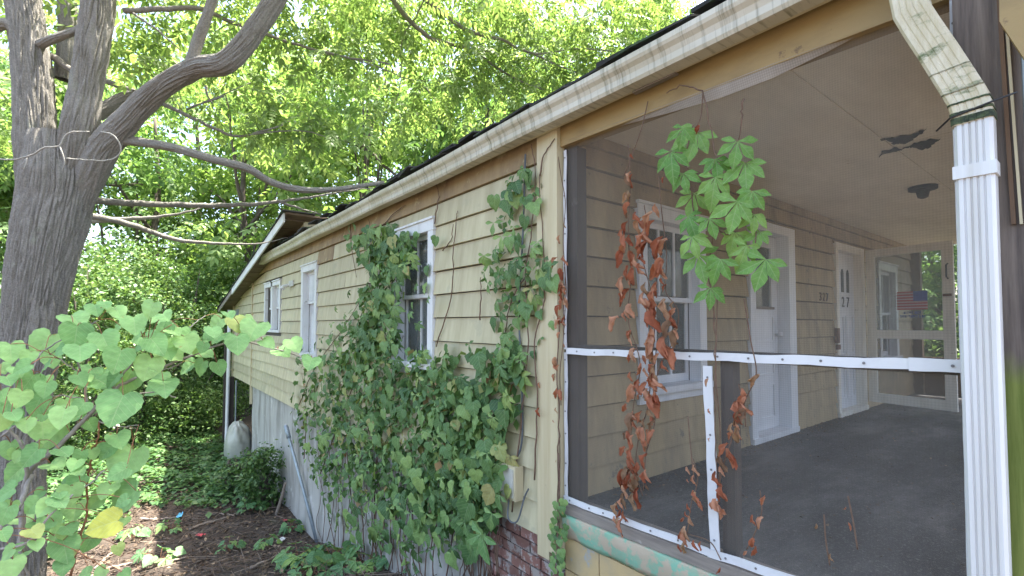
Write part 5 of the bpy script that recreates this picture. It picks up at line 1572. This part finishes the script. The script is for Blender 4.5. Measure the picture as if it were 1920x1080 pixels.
# dead russet creeper strands
DD = [dead(M['leaf_dead'], 60 + i) for i in range(9)]
def dead_creeper(strands, lab, loc):
    t = empty('dead_creeper', loc)
    tag(t, lab, 'dead vine', 'dead creeper strands on the porch screen')
    mb = MB()
    for (path, dens, s0, s1, start) in strands:
        P = smooth_path([at(a, b, x=XA - .035) for a, b in path], 8)
        mb.tube(P, .0028, 5)
        L = sum((b - a).length for a, b in zip(P, P[1:]))
        n = int(L * dens * 1.0)
        for i in range(n):
            f = start + (1 - start) * (i + rs.random()) / n
            k = min(len(P) - 2, int(f * (len(P) - 1)))
            p = P[k].lerp(P[k+1], rs.random()) + Vector((rs.uniform(-.05, 0), rs.uniform(-.03, .03), rs.uniform(-.03, .03)))
            s = rs.uniform(s0 * .6, s1)
            tip = Vector((rs.uniform(-.4, .2), rs.uniform(-.7, .7), -1))
            nrm = Vector((-1, rs.uniform(-.8, .8), rs.uniform(-.3, .5)))
            add_leaf('dead_leaf', rs.choice(DD), leaf_matrix(p, tip, nrm, s), t)
    mb.build('stems', M['stem'], t, smooth=True)['kind'] = 'stuff'
dead_creeper([([(1178,270),(1182,340),(1178,440),(1183,520),(1178,600),(1200,680),(1188,760),(1180,850),(1168,940),(1170,970)], 30, .05, .105, .08),
              ([(1208,385),(1216,440),(1205,480),(1220,545),(1228,600),(1222,680),(1215,760),(1198,820),(1192,880),(1205,930)], 28, .07, .12, .02),
              ([(1235,330),(1240,390),(1250,480),(1248,545),(1272,585),(1262,640),(1236,690),(1222,760)], 26, .07, .12, .12),
              ([(1232,640),(1225,720),(1228,790),(1212,850),(1206,920)], 20, .05, .09, .1),
              ([(1215,190),(1200,250),(1170,330)], 5, .03, .05, .2), ([(1318,175),(1310,230),(1270,280),(1240,340)], 7, .04, .07, .2)],
             'thick dead russet creeper hanging in front of the porch window', at(1200, 950, x=XA - .03))
dead_creeper([([(1395,560),(1408,640),(1418,700),(1400,745),(1384,790),(1370,830),(1352,890),(1345,960)], 22, .05, .085, .3),
              ([(1345,560),(1342,700),(1350,800),(1348,930)], 5, .03, .05, .3), ([(1385,720),(1395,760),(1398,800)], 16, .05, .08, 0)],
             'dead russet creeper strand right of the short screen strip', at(1350, 1000, x=XA - .03))
dead_creeper([([(1300,860),(1308,900),(1296,945),(1290,990),(1282,1025)], 34, .04, .07, .05), ([(1290,780),(1296,850),(1302,900)], 6, .02, .04, .2), ([(1285,1000),(1330,1015),(1352,1050)], 16, .04, .06, 0)],
             'dead brown creeper tuft on the lower screen strip', at(1285, 1030, x=XA - .03))
dead_creeper([([(1425,920),(1428,960),(1415,1000),(1400,1030)], 22, .04, .06, .1), ([(1545,965),(1548,1010),(1556,1060)], 12, .02, .035, 0), ([(1590,930),(1600,980),(1608,1030)], 14, .02, .035, 0)],
             'sparse dead brown tendrils low on the dark screen', at(1425, 1060, x=XA - .02))
dead_creeper([([(1042,260),(1052,330),(1060,380),(1056,450),(1060,520),(1056,580),(1060,600)], 9, .05, .08, .4), ([(1058,500),(1062,540),(1060,570),(1056,640),(1050,700),(1052,760)], 22, .045, .075, 0), ([(1010,700),(1014,750),(1016,770)], 12, .05, .07, 0), ([(1046,760),(1050,850),(1048,940)], 5, .02, .03, 0)],
             'dead russet creeper clinging to the corner board beside the screen', at(1052, 960, x=XA - .06))

# ================================================================== heart-leaved shrub close to the camera
HL = [heart(M['leaf_heart'], 200 + i) for i in range(6)]
HY_ = heart(M['leaf_yellow'], 230)
bb = at(45, 1300, d=1.45); bb.z = gzf(bb.x, bb.y)
hs = empty('heart_leaved_shrub', bb)
tag(hs, 'pale green heart-leaved shrub with bare grey stems close by the lower left corner', 'shrub')
STEMS = [([(45,1400,1.45),(42,1080,1.45),(42,960,1.45),(48,905,1.45),(62,875,1.45),(100,845,1.45),(165,780,1.48),(205,735,1.5),(275,700,1.55),(350,670,1.6),(440,640,1.7),(520,655,1.8),(580,675,1.85)], .013, .003),
         ([(166,778,1.48),(158,720,1.45),(145,672,1.42)], .005, .003), ([(205,735,1.5),(240,690,1.5),(275,655,1.5)], .005, .002),
         ([(52,905,1.45),(48,850,1.4),(30,820,1.38),(8,795,1.36)], .008, .004), ([(0,820,1.38),(45,790,1.4),(85,788,1.42)], .004, .002),
         ([(132,1080,1.5),(150,1010,1.5),(162,960,1.5),(165,900,1.5),(172,860,1.5),(184,820,1.5),(186,790,1.5)], .005, .003),
         ([(0,1030,1.3),(35,1024,1.3),(60,1010,1.32),(95,965,1.35),(135,930,1.4),(170,905,1.45),(196,882,1.48)], .005, .003),
         ([(48,1300,1.42),(38,1080,1.42),(36,1020,1.42),(44,940,1.44)], .008, .005), ([(60,1100,1.46),(44,1050,1.44),(40,980,1.44)], .005, .003),
         ([(-20,1010,1.25),(15,970,1.3),(35,950,1.4),(60,890,1.45)], .010, .008), ([(0,718,1.35),(30,712,1.36),(55,705,1.38),(70,670,1.4),(85,655,1.42),(130,630,1.42),(185,600,1.45)], .004, .002),
         ([(95,745,1.42),(120,742,1.43),(158,748,1.46)], .003, .002), ([(230,745,1.55),(290,735,1.6),(330,745,1.62)], .004, .002), ([(260,705,1.55),(320,690,1.6),(340,680,1.6)], .003, .0015),
         ([(185,790,1.5),(215,800,1.5),(260,797,1.52)], .003, .0015), ([(0,950,1.35),(20,956,1.4),(40,958,1.44)], .004, .003), ([(0,975,1.3),(18,972,1.35),(40,965,1.43)], .003, .002),
         ([(110,672,1.4),(135,690,1.42),(152,700,1.44)], .003, .002), ([(75,870,1.43),(60,840,1.4),(75,825,1.4)], .005, .003), ([(330,640,1.6),(360,610,1.65),(385,592,1.7)], .003, .0015), ([(440,640,1.7),(470,625,1.72),(500,640,1.78)], .002, .0015)]
stem_pts = []
mbg, mbr = MB(), MB()
for i, (path, r0, r1) in enumerate(STEMS):
    P = [at(a, b, d=d) for a, b, d in path]
    if path[0][1] > 1200: P[0].z = gzf(P[0].x, P[0].y) - .05
    limb(mbr if i == 5 else mbg, P, r0 * .72, r1 * .8, 7, 6, .002, random.Random(i))
    stem_pts += smooth_path(P, 6)
HEARTS = [(20,660,50),(80,645,62),(142,600,56),(180,580,38),(197,571,28),(221,584,38),(252,608,52),(219,616,24),(142,630,60),(198,641,56),(150,660,58),(115,654,42),(221,675,60),(282,580,42),(52,670,32),(42,690,38),(97,676,36),(82,690,42),(15,712,38),(52,717,50),(86,712,30),(85,730,38),(37,747,42),(67,760,56),(12,767,56),(162,705,52),(190,715,72),(235,715,66),(220,765,84),(110,762,42),(117,782,52),(150,765,38),(282,640,54),(312,655,54),(277,690,58),(295,722,58),(170,797,32),(80,800,72),(22,785,52),
          (292,599,28),(312,612,36),(292,645,52),(327,622,36),(350,642,52),(337,652,46),(325,667,50),(290,687,32),(308,722,58),(407,607,38),(445,607,44),(475,620,62),(410,632,42),(445,645,50),(502,642,34),(530,660,44),(552,645,42),(582,680,42),(430,590,28),(400,622,36),(462,600,30),
          (93,813,82),(18,843,42),(28,888,52),(104,872,48),(119,847,42),(149,857,32),(200,847,38),(174,850,28),(223,825,46),(236,870,80),(148,884,30),(114,922,88),(179,940,42),(200,918,42),(231,940,82),(140,958,48),(127,992,44),(166,1018,40),(122,1031,58),(119,1062,38),(158,1078,32),(187,1076,32),(235,1075,26),(96,980,44),(5,690,30),(5,740,36),(60,800,36),(45,850,34)]
mbp = MB()
def heart_at(px, py, s, me, d=None):
    c = min(stem_pts, key=lambda q: (q - at(px, py, d=(q - EYE).dot(FWD))).length)
    dep = d or max(1.2, (c - EYE).dot(FWD) + rs.uniform(-.16, .10))
    p = at(px, py, d=dep)
    size = s * dep / FPX * .78
    view = (EYE - p).normalized()
    tip = Vector((0, 0, -1)) * rs.uniform(.2, .9) + RIGHT * rs.uniform(-.9, .9) + view * rs.uniform(.1, .7)
    nrm = view * rs.uniform(.6, 1.1) + Vector((0, 0, rs.uniform(.5, 1.1))) + RIGHT * rs.uniform(-.35, .35)
    tip.normalize()
    q = p - tip * size * .42
    add_leaf('leaf', me, leaf_matrix(q, tip, nrm, size), hs)
    c = min(stem_pts, key=lambda t: (t - q).length)
    midp = c.lerp(q, .55) + Vector((0, 0, .012))
    mbp.tube(smooth_path([c, midp, q], 3), .0011, 5)
rh = random.Random(12)
for _ in range(46):
    HEARTS.append((rh.uniform(0, 235), rh.uniform(690, 1070), rh.uniform(22, 50)))
HEARTS += [(rh.uniform(240, 430), rh.uniform(590, 700), rh.uniform(26, 44)) for _ in range(14)]
for i, (px, py, s) in enumerate(HEARTS): heart_at(px, py, s, HL[i % 6])
heart_at(194, 984, 66, HY_, 1.28)
mbg.build('stems', M['grey_stem'], hs, smooth=True)
mbr.build('red_stem', M['red_stem'], hs, smooth=True)
mbp.build('leaf_stalks', M['red_stem'], hs, smooth=True)['kind'] = 'stuff'

# ================================================================== small things on the ground
WD = [palmate(M['leaf_weed'], 90 + i, 5 if i < 2 else 3) for i in range(3)] + [lobed(M['leaf_weed'], 95), heart(M['leaf_weed'], 96)]
def seedling(px, py, n, s, lab, h=.15, kinds=WD, mat=None):
    # ground point below the spot
    t0 = at(px, py, d=5)
    lo, hi = 2.0, 25.0
    for _ in range(40):
        mdl = (lo + hi) / 2
        p = at(px, py, d=mdl)
        if p.z > gzf(p.x, p.y): lo = mdl
        else: hi = mdl
    p = at(px, py, d=lo); p.z = gzf(p.x, p.y)
    t = empty('seedling', p)
    tag(t, lab, 'seedling', 'weeds and seedlings on the soil')
    mb = MB()
    for i in range(n):
        a = i * 2.4 + rs.random(); r = s * rs.uniform(.5, 1.5); z = h * rs.uniform(.5, 1.2)
        q = p + Vector((math.cos(a) * r, math.sin(a) * r, z))
        mb.tube(smooth_path([p - Vector((0, 0, .02)), p.lerp(q, .5) + Vector((0, 0, h * .3)), q], 3), .002, 5)
        tip = Vector((math.cos(a), math.sin(a), -.35)); view = (EYE - q).normalized()
        add_leaf('leaf', rs.choice(kinds), leaf_matrix(q, tip, Vector((0, 0, 1)) + view * .5 + Vector((rs.uniform(-.3, .3), rs.uniform(-.3, .3), 0)), s * rs.uniform(.8, 1.3)), t)
    mb.build('stems', M['red_stem'], t, smooth=True)
SEED = [(250,1010,9,.11,'dark rounded-leaf weed on the soil just right of the yellow leaf'), (318,1000,7,.10,'small dark weed right of the rounded-leaf weed'), (300,1055,4,.12,'pale heart-leaf seedling near the bottom edge'),
        (430,1035,6,.08,'weed standing alone in the middle of the bare soil'), (500,1030,7,.09,'weed between the lone weed and the white scrap'), (545,1000,9,.10,'bright feathery seedling beside the white scrap'), (470,960,8,.10,'pale weed where the ground ivy meets the soil'),
        (560,1060,12,.13,'bushy seedling at the foot of the leaning pipe'), (620,1055,13,.13,'leafy seedling right of the leaning pipe'), (680,1068,13,.12,'leafy seedling below the streaked foundation'), (750,1060,12,.11,'dark weed against the foundation'), (800,1075,12,.10,'weed clump at the foundation near the brick'),
        (880,1078,10,.08,'weed growing at the foot of the bricks'), (585,1085,9,.12,'seedling cut by the bottom edge below the pipe'), (460,900,9,.10,'weed at the front of the ground ivy'), (520,925,10,.10,'weed beside the wooden stake')]
for a in SEED: seedling(a[0], a[1], a[2] + 3, a[3] * (1.25 if a[1] > 1050 else 1.05), a[4])

def ground_at(px, py):
    lo, hi = 1.5, 40.0
    for _ in range(50):
        mdl = (lo + hi) / 2; p = at(px, py, d=mdl)
        if p.z > gzf(p.x, p.y): lo = mdl
        else: hi = mdl
    p = at(px, py, d=lo); p.z = gzf(p.x, p.y); return p
# leaning pipe
pa = ground_at(596, 1016); pbm = at(536, 800, x=XA - .12); pt = at(532, 790, x=XA - .08)
mb = MB(); mb.tube([pa - Vector((0, 0, .05)), pa.lerp(pbm, .5), pbm], [.024, .024, .024], 14)
o = mb.build('metal_pipe', M['galv'], None, smooth=True); tag(o, 'blue-grey metal pipe leaning on the foundation wall', 'pipe')
mb = MB(); mb.tube([pbm - (pbm - pa).normalized() * .22, pbm + Vector((0, 0, .01))], [.036, .036], 14); mb.build('coupling', M['galv'], o, smooth=True)
# wooden stake
a = ground_at(518, 965); b = at(535, 905, x=XA - .12)
mb = MB(); mb.tube([a, a.lerp(b, .5) + Vector((.01, 0, 0)), b], [.025, .024, .02], 6); tag(mb.build('wooden_stake', M['stick']), 'short wooden stake leaning on the foundation left of the pipe', 'stake')
# plastic-wrapped bundle
def bundle():
    n, m_ = 40, 26
    c = Vector((1.98, 13.0, -1.2)); rg = np.random.default_rng(3)
    V, F = [], []
    for i in range(n):
        for j in range(m_ + 1):
            th, ph = 2 * math.pi * i / n, math.pi * j / m_
            r = 1 + .07 * math.sin(3 * th + 2 * ph) + .035 * math.sin(7 * th - 4 * ph) + .02 * math.sin(13 * th + 9 * ph)
            V.append(c + Vector((.27 * r * math.sin(ph) * math.cos(th), .42 * r * math.sin(ph) * math.sin(th), .50 * r * math.cos(ph) + (.10 * math.sin(th) if ph > 1.5 else 0))))
    for i in range(n):
        for j in range(m_):
            a = i * (m_ + 1) + j; b = ((i + 1) % n) * (m_ + 1) + j
            F.append((a, a + 1, b + 1, b))
    mb = MB(); mb.add(V, F); o = mb.build('plastic_bundle', M['plastic'], None, smooth=True)
    tag(o, 'pale bundle wrapped in cloudy plastic at the open crawl space', 'bundle')
bundle()
# litter scraps
def scrap(name, px, py, w, l, mat, lab, cat):
    p = ground_at(px, py) + Vector((0, 0, .03))
    V, F = [], []
    nu, nv = 6, 4
    a = rs.uniform(0, 3)
    for i in range(nu + 1):
        for j in range(nv + 1):
            x, y = (i / nu - .5) * l, (j / nv - .5) * w * (1 - .5 * i / nu)
            V.append(p + Vector((x * math.cos(a) - y * math.sin(a), x * math.sin(a) + y * math.cos(a), rs.uniform(0, .25) * min(w, l))))
    for i in range(nu):
        for j in range(nv):
            q = i * (nv + 1) + j; F.append((q, q + 1, q + nv + 2, q + nv + 1))
    mb = MB(); mb.add(V, F); tag(mb.build(name, mat, None, smooth=True), lab, cat)
scrap('plastic_scrap', 337, 970, .10, .22, M['blue_scrap'], 'light blue plastic scrap on the soil', 'litter')
scrap('plastic_scrap', 375, 1008, .10, .11, M['red_scrap'], 'red plastic scrap in the middle of the soil', 'litter')
scrap('plastic_scrap', 534, 980, .07, .10, M['red_scrap'], 'small red scrap near the wooden stake', 'litter')
scrap('paper_scrap', 528, 1017, .11, .13, M['white_scrap'], 'white scrap beside the bright seedling', 'litter')
scrap('paper_scrap', 458, 878, .2, .24, M['white_scrap'], 'white crumpled scrap in front of the plastic bundle', 'litter')
def stick(pts, r, lab):
    P = [ground_at(a, b) + Vector((0, 0, .035)) for a, b in pts]
    mb = MB(); limb(mb, P, r, r * .6, 6, 5, .012, rs)
    tag(mb.build('fallen_stick', M['stick'], None, smooth=True), lab, 'stick', 'sticks fallen on the soil')
stick([(262,977),(300,977),(330,974)], .022, 'pale fallen stick touching the blue scrap')
stick([(200,1072),(250,1060),(310,1058),(350,1050)], .02, 'long stick lying towards the bottom edge of the soil')
stick([(178,1072),(195,1055),(212,1040)], .024, 'short thick stick below the yellow leaf')
stick([(470,1070),(505,1055),(535,1035)], .02, 'stick lying right of the lone weed')
stick([(355,997),(385,985),(420,975),(445,965)], .014, 'thin stick behind the red scrap')
stick([(390,970),(410,966),(440,972)], .012, 'thin bent stick near the ground ivy')
stick([(650,1072),(690,1060),(740,1040)], .02, 'stick lying along the streaked foundation')
stick([(218,1000),(228,1018),(235,1035)], .012, 'thin upright-pointing stick behind the dark weed')
